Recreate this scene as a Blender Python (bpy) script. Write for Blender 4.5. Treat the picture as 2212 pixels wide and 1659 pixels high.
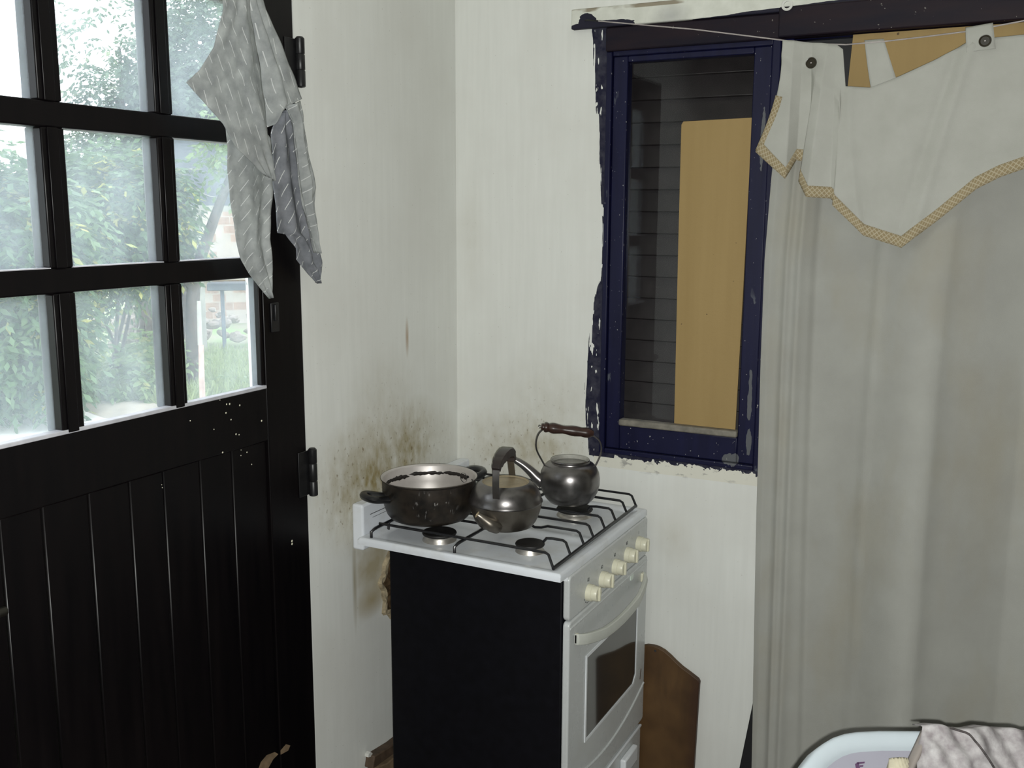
import bpy, bmesh, math, random
import numpy as np
from mathutils import Vector, Matrix

random.seed(7)
rng = np.random.default_rng(7)
SC = bpy.context.scene
COL = SC.collection
for o in list(bpy.data.objects):
    bpy.data.objects.remove(o)

# ------------------------------------------------------------------ camera
CAM = Vector((1.46908, -2.50415, 1.67))
cd = bpy.data.cameras.new('camera')
cam = bpy.data.objects.new('camera', cd)
COL.objects.link(cam)
yaw, pit, rol = math.radians(27.19573), math.radians(9.84725), math.radians(0.25389)
fwd = Vector((-math.sin(yaw) * math.cos(pit), math.cos(yaw) * math.cos(pit), -math.sin(pit)))
r0 = Vector((math.cos(yaw), math.sin(yaw), 0))
u0 = r0.cross(fwd)
RT = r0 * math.cos(rol) + u0 * math.sin(rol)
UP = u0 * math.cos(rol) - r0 * math.sin(rol)
cam.matrix_world = Matrix(((RT.x, UP.x, -fwd.x, CAM.x), (RT.y, UP.y, -fwd.y, CAM.y), (RT.z, UP.z, -fwd.z, CAM.z), (0, 0, 0, 1)))
cd.sensor_width = 36
cd.lens = 2149.32 / 2212 * 36
cd.clip_start = 0.02
SC.camera = cam

# ------------------------------------------------------------------ sky, flash, exposure
world = bpy.data.worlds.new('overcast_sky')
SC.world = world
world.use_nodes = True
wb = world.node_tree.nodes['Background']
wb.inputs[0].default_value = (0.90, 0.96, 1.0, 1)
wb.inputs[1].default_value = 3.8

def lamp(name, kind, loc, power, color, size):
    d = bpy.data.lights.new(name, kind)
    d.energy = power
    d.color = color
    d.shadow_soft_size = size
    o = bpy.data.objects.new(name, d)
    o.location = loc
    COL.objects.link(o)
    return o
# the phone's own flash, a fingertip below the lens
flash = lamp('camera_flash', 'SPOT', CAM - UP * 0.018 + RT * 0.008 - fwd * 0.01, 140, (0.985, 1.0, 0.96), 0.006)
flash.rotation_euler = cam.matrix_world.to_euler()
flash.data.spot_size = math.radians(122)
flash.data.spot_blend = 0.55
SC.view_settings.view_transform = 'Standard'
SC.view_settings.look = 'None'
SC.view_settings.exposure = 0.0
SC.view_settings.gamma = 1.0
SC.view_settings.use_curve_mapping = False

# ------------------------------------------------------------------ material helpers
class NT:
    def __init__(s, name):
        s.m = bpy.data.materials.new(name)
        s.m.use_nodes = True
        s.t = s.m.node_tree
        s.t.nodes.clear()
        s.out = s.t.nodes.new('ShaderNodeOutputMaterial')
    def n(s, typ, **kw):
        nd = s.t.nodes.new(typ)
        for k, v in kw.items():
            setattr(nd, k, v)
        return nd
    def put(s, sock, v):
        if isinstance(v, bpy.types.NodeSocket):
            s.t.links.new(v, sock)
        elif isinstance(v, (tuple, list)) and sock.type == 'RGBA' and len(v) == 3:
            sock.default_value = (*v, 1)
        else:
            sock.default_value = v
    def math(s, op, a, b=0.0, c=0.0, clamp=False):
        nd = s.n('ShaderNodeMath', operation=op, use_clamp=clamp)
        s.put(nd.inputs[0], a); s.put(nd.inputs[1], b)
        s.put(nd.inputs[2], c)
        return nd.outputs[0]
    def vmath(s, op, a, b):
        nd = s.n('ShaderNodeVectorMath', operation=op)
        s.put(nd.inputs[0], a); s.put(nd.inputs[1], b)
        return nd.outputs['Value'] if op in ('LENGTH', 'DISTANCE', 'DOT_PRODUCT') else nd.outputs[0]
    def pos(s):
        return s.n('ShaderNodeNewGeometry').outputs['Position']
    def obj(s):
        return s.n('ShaderNodeTexCoord').outputs['Object']
    def uv(s):
        return s.n('ShaderNodeTexCoord').outputs['UV']
    def xyz(s, v):
        nd = s.n('ShaderNodeSeparateXYZ'); s.put(nd.inputs[0], v)
        return nd.outputs
    def noise(s, vec, scale, detail=3, stretch=None, rough=0.55):
        if stretch:
            vec = s.vmath('MULTIPLY', vec, stretch)
        nd = s.n('ShaderNodeTexNoise')
        s.put(nd.inputs['Vector'], vec)
        nd.inputs['Scale'].default_value = scale
        nd.inputs['Detail'].default_value = detail
        nd.inputs['Roughness'].default_value = rough
        return nd.outputs[0]
    def ramp(s, v, lo, hi):
        nd = s.n('ShaderNodeMapRange')
        s.put(nd.inputs[0], v)
        nd.inputs[1].default_value = lo; nd.inputs[2].default_value = hi
        return nd.outputs[0]
    def mix(s, f, a, b):
        nd = s.n('ShaderNodeMix', data_type='RGBA')
        s.put(nd.inputs[0], f); s.put(nd.inputs[6], a); s.put(nd.inputs[7], b)
        return nd.outputs[2]
    def blob(s, p, c, r):
        """soft ellipsoid mask, 1 at the centre, 0 at the rim"""
        d = s.vmath('SUBTRACT', p, c)
        d = s.vmath('DIVIDE', d, r)
        l = s.vmath('LENGTH', d, (0, 0, 0))
        return s.ramp(l, 1.0, 0.0)
    def bump(s, h, strength=0.3, dist=0.002):
        nd = s.n('ShaderNodeBump')
        s.put(nd.inputs['Height'], h)
        nd.inputs['Strength'].default_value = strength
        nd.inputs['Distance'].default_value = dist
        return nd.outputs[0]
    def bsdf(s, color, rough=0.5, metal=0.0, bump=None, spec=0.5, **kw):
        nd = s.n('ShaderNodeBsdfPrincipled')
        s.put(nd.inputs['Base Color'], color)
        s.put(nd.inputs['Roughness'], rough)
        s.put(nd.inputs['Metallic'], metal)
        s.put(nd.inputs['Specular IOR Level'], spec)
        if bump is not None:
            s.put(nd.inputs['Normal'], bump)
        for k, v in kw.items():
            s.put(nd.inputs[k.replace('_', ' ')], v)
        return nd.outputs[0]
    def done(s, shader):
        s.t.links.new(shader, s.out.inputs[0])
        return s.m

def plain(name, color, rough=0.5, metal=0.0, vary=0.0, scale=30, spec=0.5, bump=0.0):
    k = NT(name)
    nz = k.noise(k.obj(), scale)
    c = color
    if vary:
        c = k.mix(k.ramp(nz, 0.3, 0.7), tuple(x * (1 - vary) for x in color), tuple(min(1, x * (1 + vary)) for x in color))
    b = k.bump(nz, bump, 0.001) if bump else None
    return k.done(k.bsdf(c, rough, metal, b, spec))

# --- wall paint: old off-white lime paint with brush streaks, grime where the stove cooks
def wall_material(name, kind):
    k = NT(name)
    p = k.pos()
    st = k.noise(p, 60, 3, (1, 1, 0.06))
    big = k.noise(p, 3.0, 4)
    base = k.mix(k.ramp(st, 0.3, 0.75), (0.775, 0.785, 0.75), (0.825, 0.835, 0.80))
    base = k.mix(k.ramp(big, 0.45, 0.75), base, (0.735, 0.735, 0.695))
    fine = k.noise(p, 34, 5, (1, 1, 0.6))
    if kind == 'left':
        grime = [((0, -.44, .98), (.3, .28, .21), 1.1), ((0, -.27, 1.02), (.3, .20, .17), 1.0), ((0, -.55, .98), (.3, .12, .12), .8), ((0, -.12, 1.0), (.3, .14, .14), .35), ((0, -.38, 1.12), (.3, .2, .22), .3)]
    elif kind == 'back':
        grime = [((.26, 0, 1.00), (.21, .3, .15), .75), ((.12, 0, .98), (.16, .3, .14), .5), ((.30, 0, 1.10), (.2, .3, .22), .3), ((.68, 0, .80), (.06, .3, .09), .18), ((.05, 0, 1.6), (.05, .3, .2), .12)]
    else:
        grime = []
    tot = None
    for c, r, w in grime:
        m = k.math('MULTIPLY', k.blob(p, c, r), w)
        tot = m if tot is None else k.math('MAXIMUM', tot, m)
    if tot is not None:
        g = k.math('MULTIPLY', tot, k.ramp(fine, 0.25, 0.75))
        g = k.math('ADD', g, k.math('MULTIPLY', tot, 0.34))
        base = k.mix(k.math('MULTIPLY', g, 0.95, clamp=True), base, (0.33, 0.27, 0.13))
        sp = k.math('MULTIPLY', k.ramp(k.noise(p, 110, 2, (1, 1, 0.6)), 0.63, 0.70), k.ramp(tot, 0.08, 0.5))
        base = k.mix(k.math('MULTIPLY', sp, 0.7), base, (0.20, 0.15, 0.07))
    x, y, z = k.xyz(p)
    if kind == 'left':
        # tan water stain below the worktop with a straight edge on its left
        m = k.math('MULTIPLY', k.ramp(y, -.528, -.505), k.ramp(z, .60, .70))
        m = k.math('MULTIPLY', m, k.ramp(z, .90, .80))
        m = k.math('MULTIPLY', m, k.ramp(k.noise(p, 9, 3), 0.15, 0.6))
        base = k.mix(k.math('MULTIPLY', m, 0.95), base, (0.47, 0.41, 0.27))
        low = k.math('MULTIPLY', k.blob(p, (0, -.45, .655), (.3, .075, .05)), 0.8)
        base = k.mix(low, base, (0.42, 0.34, 0.18))
        e = k.math('MULTIPLY', k.blob(p, (0, -.525, .73), (.3, .012, .15)), 0.8)
        base = k.mix(e, base, (0.34, 0.29, 0.17))
        rust = k.math('MULTIPLY', k.blob(p, (0, -.265, 1.335), (.3, .010, .06)), 0.9)
        base = k.mix(rust, base, (0.40, 0.27, 0.15))
        g2 = k.math('MULTIPLY', k.blob(p, (0, -.10, 2.1), (.3, .45, .7)), 0.35)
        base = k.mix(g2, base, (0.58, 0.58, 0.54))
    if kind == 'back':
        # ragged blue brush marks of the window paint on the plaster
        fc = k.n('ShaderNodeFloatCurve')
        cv = fc.mapping.curves[0]
        pts = [(.05, .419), (.108, .413), (.239, .415), (.368, .426), (.444, .434), (.519, .453), (.618, .453), (.715, .447), (.823, .442), (.978, .426), (1.06, .420)]
        cv.points[0].location = (0.0, (.42 - .38) / .1)
        cv.points[-1].location = (1.0, (.398 - .38) / .1)
        for a, b in pts:
            cv.points.new(a / 1.2, (b - .38) / .1)
        fc.mapping.update()
        k.put(fc.inputs['Value'], k.math('DIVIDE', k.math('SUBTRACT', z, 1.0), 1.2))
        edge = k.math('ADD', k.math('MULTIPLY', fc.outputs[0], 0.1), 0.38)
        rag = k.noise(p, 130, 3, (1, 1, 0.05))
        wob = k.noise(p, 14, 3)
        edge = k.math('ADD', edge, k.math('MULTIPLY', k.math('SUBTRACT', rag, 0.5), 0.030))
        edge = k.math('ADD', edge, k.math('MULTIPLY', k.math('SUBTRACT', wob, 0.5), 0.010))
        m = k.math('MULTIPLY', k.math('GREATER_THAN', x, edge), k.math('LESS_THAN', x, .5))
        m = k.math('MULTIPLY', m, k.math('MULTIPLY', k.math('GREATER_THAN', z, 1.0), k.math('LESS_THAN', z, 2.14)))
        lo = k.math('ADD', k.math('MULTIPLY', k.math('SUBTRACT', k.noise(p, 60, 4), 0.5), 0.05), 1.004)
        m2 = k.math('MULTIPLY', k.math('GREATER_THAN', z, lo), k.math('GREATER_THAN', x, .43))
        m2 = k.math('MULTIPLY', m2, k.math('LESS_THAN', z, 1.04))
        mm = k.math('MAXIMUM', m, m2)
        holes = k.math('LESS_THAN', k.noise(p, 90, 2, (1, 1, .25)), 0.62)
        mm = k.math('MULTIPLY', mm, k.math('MAXIMUM', holes, k.math('GREATER_THAN', x, .455)))
        cream = k.math('MULTIPLY', k.math('MULTIPLY', k.math('LESS_THAN', z, 1.03), k.math('GREATER_THAN', z, .972)), k.math('GREATER_THAN', x, .44))
        base = k.mix(k.math('MULTIPLY', cream, 0.55), base, (0.74, 0.71, 0.58))
        flk = k.math('MULTIPLY', k.blob(p, (.65, 0, .987), (.35, .3, .022)), k.ramp(k.noise(p, 55, 3, (.5, 1, 1)), 0.58, 0.66))
        base = k.mix(flk, base, (0.20, 0.19, 0.19))
        col = k.mix(mm, base, k.mix(k.ramp(k.noise(p, 40, 3), .4, .7), (0.010, 0.010, 0.030), (0.05, 0.05, 0.07)))
    else:
        col = base
    spk = k.ramp(k.noise(p, 170, 1), 0.755, 0.78)
    col = k.mix(k.math('MULTIPLY', spk, 0.45), col, (0.30, 0.27, 0.22))
    h = k.math('ADD', k.math('MULTIPLY', st, 0.6), k.math('MULTIPLY', k.noise(p, 8, 3), 0.8))
    return k.done(k.bsdf(col, 0.75, 0, k.bump(h, 0.15, 0.0012), 0.3))

M = {}
M['wall_left'] = wall_material('painted plaster beside door', 'left')
M['wall_back'] = wall_material('painted plaster around window', 'back')
M['wall'] = wall_material('painted plaster', 'plain')
M['room_wall'] = plain('dim painted wall of the unseen room half', (0.42, 0.41, 0.38), .8, 0, .1, 5)
M['floor'] = plain('worn cement floor', (0.13, 0.10, 0.085), 0.6, 0, 0.25, 8)
M['ceiling'] = plain('white ceiling', (0.72, 0.72, 0.68), 0.8, 0, 0.05, 4)

def door_paint():
    k = NT('glossy black brown door paint')
    p = k.obj()
    n = k.noise(p, 40, 3, (1, 1, .08))
    c = k.mix(k.ramp(n, .3, .8), (0.0022, 0.0018, 0.0024), (0.005, 0.0036, 0.004))
    return k.done(k.bsdf(c, k.math('ADD', k.math('MULTIPLY', n, .18), .26), 0, k.bump(n, .25, .001), 0.20))
M['door'] = door_paint()

def blue_paint():
    k = NT('chipped navy window paint')
    p = k.pos()
    n = k.noise(p, 40, 3, (1, 1, .1))
    c = k.mix(k.ramp(n, .3, .8), (0.0042, 0.0046, 0.026), (0.008, 0.009, 0.043))
    chip = k.math('MULTIPLY', k.ramp(k.noise(p, 34, 4, (1, 1, .35)), .66, .69), k.ramp(k.noise(p, 6, 2), .5, .62))
    c = k.mix(chip, c, (0.12, 0.13, 0.15))
    w1 = k.math('MAXIMUM', k.blob(p, (.868, 0, 1.84), (.010, .2, .11)), k.blob(p, (.866, 0, 1.20), (.010, .2, .12)))
    w1 = k.math('MAXIMUM', w1, k.math('MAXIMUM', k.blob(p, (.825, 0, 1.035), (.035, .2, .028)), k.blob(p, (.868, 0, 1.09), (.012, .2, .07))))
    w1 = k.math('GREATER_THAN', k.math('ADD', w1, k.math('MULTIPLY', k.math('SUBTRACT', k.noise(p, 45, 4, (1, 1, .5)), .5), 1.2)), .42)
    c = k.mix(w1, c, (0.115, 0.12, 0.13))
    tiny = k.ramp(k.noise(p, 210, 1, (1, 1, .5)), .74, .76)
    c = k.mix(k.math('MULTIPLY', tiny, .6), c, (0.5, 0.5, 0.48))
    return k.done(k.bsdf(c, 0.42, 0, k.bump(n, .25, .002), 0.3))
M['blue'] = blue_paint()

def head_paint():
    k = NT('dark brown blue beam paint')
    p = k.pos()
    n = k.noise(p, 12, 4, (.3, 1, 1.5))
    c = k.mix(k.ramp(n, .35, .65), (0.007, 0.006, 0.014), (0.020, 0.011, 0.015))
    tiny = k.ramp(k.noise(p, 120, 1), .76, .78)
    c = k.mix(k.math('MULTIPLY', tiny, .5), c, (0.35, 0.33, 0.3))
    return k.done(k.bsdf(c, 0.55, 0, k.bump(n, .4, .003), 0.2))
M['head'] = head_paint()

def lintel_paint():
    k = NT('white lintel paint with blue smear')
    p = k.pos()
    x, y, z = k.xyz(p)
    n = k.noise(p, 30, 4)
    base = k.mix(k.ramp(n, .35, .7), (0.66, 0.67, 0.60), (0.76, 0.77, 0.70))
    r = k.math('MULTIPLY', k.math('SUBTRACT', k.noise(p, 50, 4, (.25, 1, 1)), .5), .07)
    a = k.math('GREATER_THAN', k.math('ADD', k.math('MAXIMUM', k.blob(p, (.405, 0, 2.152), (.035, .3, .035)), k.blob(p, (.44, 0, 2.142), (.13, .3, .018))), k.math('MULTIPLY', r, 11)), .30)
    lim = k.math('ADD', 2.134, k.math('MULTIPLY', k.math('SUBTRACT', x, .60), .045))
    b = k.math('MULTIPLY', k.math('LESS_THAN', z, k.math('ADD', lim, k.math('MULTIPLY', r, .12))), k.math('GREATER_THAN', x, .55))
    c = k.mix(k.math('MAXIMUM', a, b), base, (0.016, 0.015, 0.03))
    g = k.math('MULTIPLY', k.blob(p, (.63, 0, 2.15), (.06, .3, .04)), .5)
    c = k.mix(g, c, (0.25, 0.25, 0.27))
    ln = k.math('MULTIPLY', k.ramp(k.noise(p, 40, 3, (.2, 1, .4)), .52, .6), k.math('GREATER_THAN', z, 2.178))
    c = k.mix(k.math('MULTIPLY', ln, .8), c, (0.22, 0.17, 0.10))
    return k.done(k.bsdf(c, 0.7, 0, k.bump(n, .3, .003), .3))
M['lintel'] = lintel_paint()

def glass(name, dust_haze, tint=(1, 1, 1), gl=1.0):
    k = NT(name)
    p = k.pos()
    tr = k.n('ShaderNodeBsdfTransparent'); k.put(tr.inputs[0], tint)
    gs = k.n('ShaderNodeBsdfGlossy'); gs.inputs['Roughness'].default_value = 0.0
    gs.inputs['Color'].default_value = (.9 * gl, .95 * gl, gl, 1)
    fr = k.n('ShaderNodeFresnel'); fr.inputs[0].default_value = 1.45
    bf = k.n('ShaderNodeNewGeometry').outputs['Backfacing']
    m1 = k.n('ShaderNodeMixShader'); k.put(m1.inputs[0], k.math('MULTIPLY', fr.outputs[0], k.math('SUBTRACT', 1.0, bf)))
    k.t.links.new(tr.outputs[0], m1.inputs[1]); k.t.links.new(gs.outputs[0], m1.inputs[2])
    if dust_haze:
        tl = k.n('ShaderNodeBsdfTranslucent'); tl.inputs[0].default_value = (.78, .86, .95, 1)
        df = k.n('ShaderNodeBsdfDiffuse'); df.inputs[0].default_value = (.6, .66, .72, 1)
        ms = k.n('ShaderNodeMixShader'); ms.inputs[0].default_value = .25
        k.t.links.new(tl.outputs[0], ms.inputs[1]); k.t.links.new(df.outputs[0], ms.inputs[2])
        f = k.math('MULTIPLY', k.ramp(k.noise(p, 9, 5, (1, 1, .5)), .25, .8), dust_haze)
        f = k.math('ADD', f, dust_haze * .35)
        m2 = k.n('ShaderNodeMixShader'); k.put(m2.inputs[0], f)
        k.t.links.new(m1.outputs[0], m2.inputs[1]); k.t.links.new(ms.outputs[0], m2.inputs[2])
        return k.done(m2.outputs[0])
    return k.done(m1.outputs[0])
M['pane'] = glass('dusty hazed door glass', 0.18)  # real dust, raised so it also paints milky glare over the panes
M['pane_dark'] = glass('window glass', 0.0, (1, 1, 1), .62)
M['oven_glass'] = plain('smoked oven glass', (0.035, 0.034, 0.030), 0.06, 0, 0, 30, 0.9)

def cloth_mat(name, ca, cb, scale, trans=0.25, dashes=False, stains=None):
    k = NT(name)
    p = k.obj()
    n = k.noise(p, scale, 4)
    w = k.noise(p, 420, 2)
    c = k.mix(k.ramp(n, .3, .7), ca, cb)
    if stains:
        s = k.math('MULTIPLY', k.ramp(k.noise(p, 5, 4, (1, 1, .45)), .50, .70), .6)
        c = k.mix(s, c, stains)
    if dashes:
        u, v, _ = k.xyz(k.uv())
        row = k.math('FLOOR', k.math('DIVIDE', u, .021))
        ln = k.math('LESS_THAN', k.math('FRACT', k.math('DIVIDE', u, .021)), .07)
        off = k.math('FRACT', k.math('MULTIPLY', row, .37))
        ds = k.math('LESS_THAN', k.math('FRACT', k.math('ADD', k.math('DIVIDE', v, .055), off)), .58)
        c = k.mix(k.math('MULTIPLY', k.math('MULTIPLY', ln, ds), .9), c, (0.80, 0.81, 0.80))
    b = k.bsdf(c, 0.9, 0, k.bump(k.math('ADD', k.math('MULTIPLY', w, .4), n), .35, .002), .1)
    tl = k.n('ShaderNodeBsdfTranslucent'); k.put(tl.inputs[0], c)
    ms = k.n('ShaderNodeMixShader'); ms.inputs[0].default_value = trans
    k.t.links.new(b, ms.inputs[1]); k.t.links.new(tl.outputs[0], ms.inputs[2])
    return k.done(ms.outputs[0])
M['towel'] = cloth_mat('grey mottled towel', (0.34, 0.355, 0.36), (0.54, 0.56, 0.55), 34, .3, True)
M['towel_shade'] = cloth_mat('towel with painted shade', (0.17, 0.18, 0.20), (0.30, 0.31, 0.34), 34, .2, True)  # same cloth darkened, the fold's shade put into the colour
M['curtain'] = cloth_mat('unbleached cotton', (0.385, 0.382, 0.352), (0.43, 0.43, 0.396), 9, .08, False, (0.37, 0.34, 0.265))
M['valance'] = cloth_mat('unbleached cotton valance', (0.45, 0.45, 0.41), (0.50, 0.50, 0.46), 14, .08)
M['lace_cloth'] = cloth_mat('white crumpled lace', (0.30, 0.27, 0.28), (0.58, 0.56, 0.56), 55, .1)
M['cream_cloth'] = plain('cream fabric', (0.52, 0.48, 0.36), 0.9, 0, .1, 30, .1)
M['fold_cloth'] = plain('grey beige fabric', (0.27, 0.24, 0.22), 0.9, 0, .1, 30, .1)

def lace():
    k = NT('beige lace braid')
    u, v, _ = k.xyz(k.uv())
    a = k.math('FRACT', k.math('DIVIDE', k.math('ADD', u, v), .011))
    b = k.math('FRACT', k.math('DIVIDE', k.math('SUBTRACT', u, v), .011))
    ln = k.math('MAXIMUM', k.math('LESS_THAN', a, .24), k.math('LESS_THAN', b, .24))
    n = k.noise(k.obj(), 60, 3)
    c = k.mix(ln, k.mix(n, (0.27, 0.215, 0.125), (0.35, 0.28, 0.165)), (0.46, 0.40, 0.285))
    return k.done(k.bsdf(c, .9, 0, k.bump(ln, .5, .001), .1))
M['lace'] = lace()

def panel_mat():
    k = NT('tan hardboard')
    p = k.pos()
    n = k.noise(p, 25, 3, (1, 1, .05))
    f = k.noise(p, 260, 2)
    c = k.mix(k.ramp(n, .25, .8), (0.325, 0.222, 0.088), (0.375, 0.262, 0.110))
    c = k.mix(k.math('MULTIPLY', k.ramp(f, .68, .75), .4), c, (0.3, 0.2, 0.1))
    c = k.mix(k.math('MULTIPLY', k.ramp(k.noise(p, 75, 1), .76, .78), .85), c, (0.08, 0.05, 0.03))
    return k.done(k.bsdf(c, .65, 0, k.bump(f, .2, .001), .3))
M['hardboard'] = panel_mat()
M['slat'] = plain('dark brown shutter', (0.014, 0.011, 0.012), .5, 0, .3, 25)
M['slat_edge'] = M['slat']
M['ledge'] = plain('worn grey ledge', (0.19, 0.175, 0.145), .7, 0, .35, 35)
M['ledge_sheen'] = plain('pale ledge with painted sheen', (0.52, 0.52, 0.56), .5, 0, .12, 40)
M['peel'] = None
def peeling():
    k = NT('peeling white paint')
    p = k.pos()
    n = k.noise(p, 45, 4, (1, 1, .35))
    c = k.mix(k.ramp(n, .60, .66), (0.86, 0.87, 0.88), (0.16, 0.17, 0.18))
    return k.done(k.bsdf(c, .7, 0, k.bump(n, .5, .004), .3))
M['peel'] = peeling()

# stove
def enamel(name, col, rough, dirt):
    k = NT(name)
    p = k.obj()
    n = k.noise(p, 14, 4)
    c = k.mix(k.math('MULTIPLY', k.ramp(n, .5, .75), dirt), col, (0.45, 0.42, 0.34))
    return k.done(k.bsdf(c, k.math('ADD', rough, k.math('MULTIPLY', n, .12)), 0, None, .5))
M['enamel'] = enamel('white enamel', (0.76, 0.79, 0.84), .14, .35)
M['enamel_front'] = enamel('greyed white enamel', (0.58, 0.60, 0.60), .22, .12)
M['black_side'] = plain('black stove side', (0.003, 0.003, 0.005), .6, 0, .3, 40, .18)
M['grate'] = plain('black enamel wire', (0.010, 0.010, 0.012), .28, 0, .2, 60)
M['burner_cap'] = plain('matt black burner cap', (0.012, 0.011, 0.011), .55, 0, .3, 60)
M['alu'] = plain('dull aluminium', (0.55, 0.52, 0.48), .42, .9, .2, 40)
M['knob'] = plain('cream plastic', (0.72, 0.70, 0.55), .35, 0, .03, 40)
M['handle'] = plain('pale grey cream plastic', (0.58, 0.595, 0.545), .38, 0, .03, 30)
M['ink'] = plain('black print', (0.03, 0.03, 0.035), .5)
M['painted_glint'] = plain('pale green white badge', (0.78, 0.88, 0.80), .25)
M['rim_white'] = plain('bright white enamel lip', (0.82, 0.85, 0.88), .18)

def metal(name, ca, cb, rough, scale=10, stain=None, met=1.0):
    k = NT(name)
    p = k.obj()
    n = k.noise(p, scale, 5)
    f = k.noise(p, scale * 6, 3)
    c = k.mix(k.ramp(n, .35, .7), ca, cb)
    if stain:
        c = k.mix(k.ramp(k.noise(p, scale * 1.7, 4), .5, .62), c, stain)
    r = k.math('ADD', rough, k.math('MULTIPLY', f, .16))
    return k.done(k.bsdf(c, r, met, k.bump(f, .08, .001), .5))
M['steel'] = metal('tarnished steel', (0.27, 0.255, 0.255), (0.11, 0.105, 0.10), .23, 10, None, .95)
M['kettle_in'] = plain('lit grey kettle inside', (0.42, 0.41, 0.37), .6, 0, .15, 40)  # inner wall coloured lighter to carry the light falling into it
M['steel_dirty'] = metal('greasy steel', (0.25, 0.225, 0.195), (0.12, 0.105, 0.085), .30, 12, None, .85)
M['steel_lid'] = metal('browned steel lid', (0.46, 0.37, 0.24), (0.26, 0.22, 0.15), .40, 16, None, .35)
M['steel_in'] = metal('bright pot interior', (0.62, 0.58, 0.56), (0.46, 0.43, 0.40), .36, 9, None, .45)
def pot_out():
    k = NT('burnt black pot outside')
    p = k.obj()
    n = k.noise(p, 30, 5)
    c = k.mix(k.ramp(n, .35, .7), (0.010, 0.009, 0.008), (0.040, 0.030, 0.022))
    sc = k.math('MULTIPLY', k.ramp(k.noise(p, 90, 4, (1, 1, .4)), .60, .66), k.blob(p, (.075, -.095, .06), (.07, .07, .045)))
    c = k.mix(sc, c, (0.45, 0.43, 0.42))
    return k.done(k.bsdf(c, k.math('ADD', .30, k.math('MULTIPLY', n, .25)), .25, k.bump(n, .2, .002), .5))
M['pot'] = pot_out()
M['char'] = plain('burnt residue', (0.016, 0.012, 0.010), .7, 0, .4, 80)
M['bakelite'] = plain('black bakelite', (0.010, 0.010, 0.011), .32, 0, .2, 40)
M['grip_brown'] = plain('dark brown bakelite', (0.030, 0.021, 0.019), .42, 0, .3, 30)
M['wood_grip'] = plain('turned reddish wood', (0.040, 0.017, 0.012), .35, 0, .4, 40)
def board_mat():
    k = NT('stained wooden board')
    p = k.pos()
    n = k.noise(p, 22, 4, (1, 1, .25))
    b = k.noise(p, 7, 3)
    c = k.mix(k.ramp(b, .35, .65), (0.070, 0.036, 0.014), (0.125, 0.068, 0.026))
    c = k.mix(k.math('MULTIPLY', k.ramp(n, .5, .75), .7), c, (0.05, 0.026, 0.012))
    x, y, z = k.xyz(p)
    c = k.mix(k.math('MULTIPLY', k.ramp(x, .735, .772), .8), c, (0.05, 0.022, 0.014))
    return k.done(k.bsdf(c, .55, 0, k.bump(n, .2, .002), .4))
M['board'] = board_mat()
M['plank_wood'] = plain('grey brown plank', (0.20, 0.14, 0.085), .7, 0, .35, 30)
M['plank_dark'] = plain('dark plank edge', (0.085, 0.055, 0.035), .7, 0, .35, 30)
M['black_wood'] = plain('black batten', (0.006, 0.006, 0.008), .6)
M['plaster'] = plain('crumbling plaster', (0.36, 0.30, 0.20), .9, 0, .45, 55, .2, .5)
M['plaster_dark'] = plain('dark crumbled brick', (0.10, 0.065, 0.035), .95, 0, .6, 45, .1, .5)
M['plastic'] = plain('white moulded plastic', (0.50, 0.56, 0.60), .3, 0, .02, 20)
M['plastic_in'] = plain('grey white plastic inset', (0.32, 0.315, 0.37), .4, 0, .02, 20)
M['mark'] = plain('purple print', (0.09, 0.04, 0.10), .5)
M['string'] = plain('dark string', (0.06, 0.05, 0.05), .8, 0, .6, 200)
M['wire'] = plain('dull white wire', (0.42, 0.38, 0.37), .5, 0, .2, 50)
M['button'] = plain('dark brown button', (0.022, 0.017, 0.008), .3, 0, .2, 90)
M['black_iron'] = plain('black painted iron', (0.008, 0.008, 0.009), .4, 0, .3, 60)
M['knob_metal'] = metal('worn door handle metal', (0.12, 0.11, 0.10), (0.06, 0.06, 0.05), .4)
M['ring'] = plain('white painted ring', (0.75, 0.75, 0.70), .5)

# outdoors
def leaf_mat(name, a, b, y):
    k = NT(name)
    at = k.n('ShaderNodeAttribute', attribute_name='tint')
    t = at.outputs['Fac']
    c = k.mix(k.ramp(t, 0, .8), a, b)
    c = k.mix(k.ramp(t, .84, .96), c, y)
    d = k.bsdf(c, .5, 0, None, .4)
    tl = k.n('ShaderNodeBsdfTranslucent'); k.put(tl.inputs[0], c)
    ms = k.n('ShaderNodeMixShader'); ms.inputs[0].default_value = .4
    k.t.links.new(d, ms.inputs[1]); k.t.links.new(tl.outputs[0], ms.inputs[2])
    return k.done(ms.outputs[0])
M['leaf_bush'] = leaf_mat('shrub leaves', (0.045, 0.105, 0.050), (0.16, 0.26, 0.115), (0.50, 0.50, 0.13))
M['leaf_tree'] = leaf_mat('tree leaves', (0.06, 0.11, 0.07), (0.20, 0.27, 0.19), (0.30, 0.36, 0.22))
M['leaf_weed'] = leaf_mat('weed leaves', (0.12, 0.21, 0.08), (0.26, 0.36, 0.15), (0.46, 0.47, 0.18))
M['grass'] = leaf_mat('lawn', (0.20, 0.27, 0.10), (0.34, 0.42, 0.19), (0.42, 0.44, 0.25))
def ground_mat():
    k = NT('lawn and dirt ground')
    p = k.pos()
    n = k.noise(p, 1.5, 5)
    c = k.mix(k.ramp(n, .4, .6), (0.22, 0.33, 0.14), (0.30, 0.30, 0.22))
    return k.done(k.bsdf(c, .95, 0, None, .1))
M['ground'] = ground_mat()
M['concrete'] = plain('bright concrete', (0.78, 0.77, 0.73), .85, 0, .06, 3, .2)
M['dirt'] = plain('sandy dirt', (0.46, 0.42, 0.35), .95, 0, .2, 6, .1)
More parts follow.
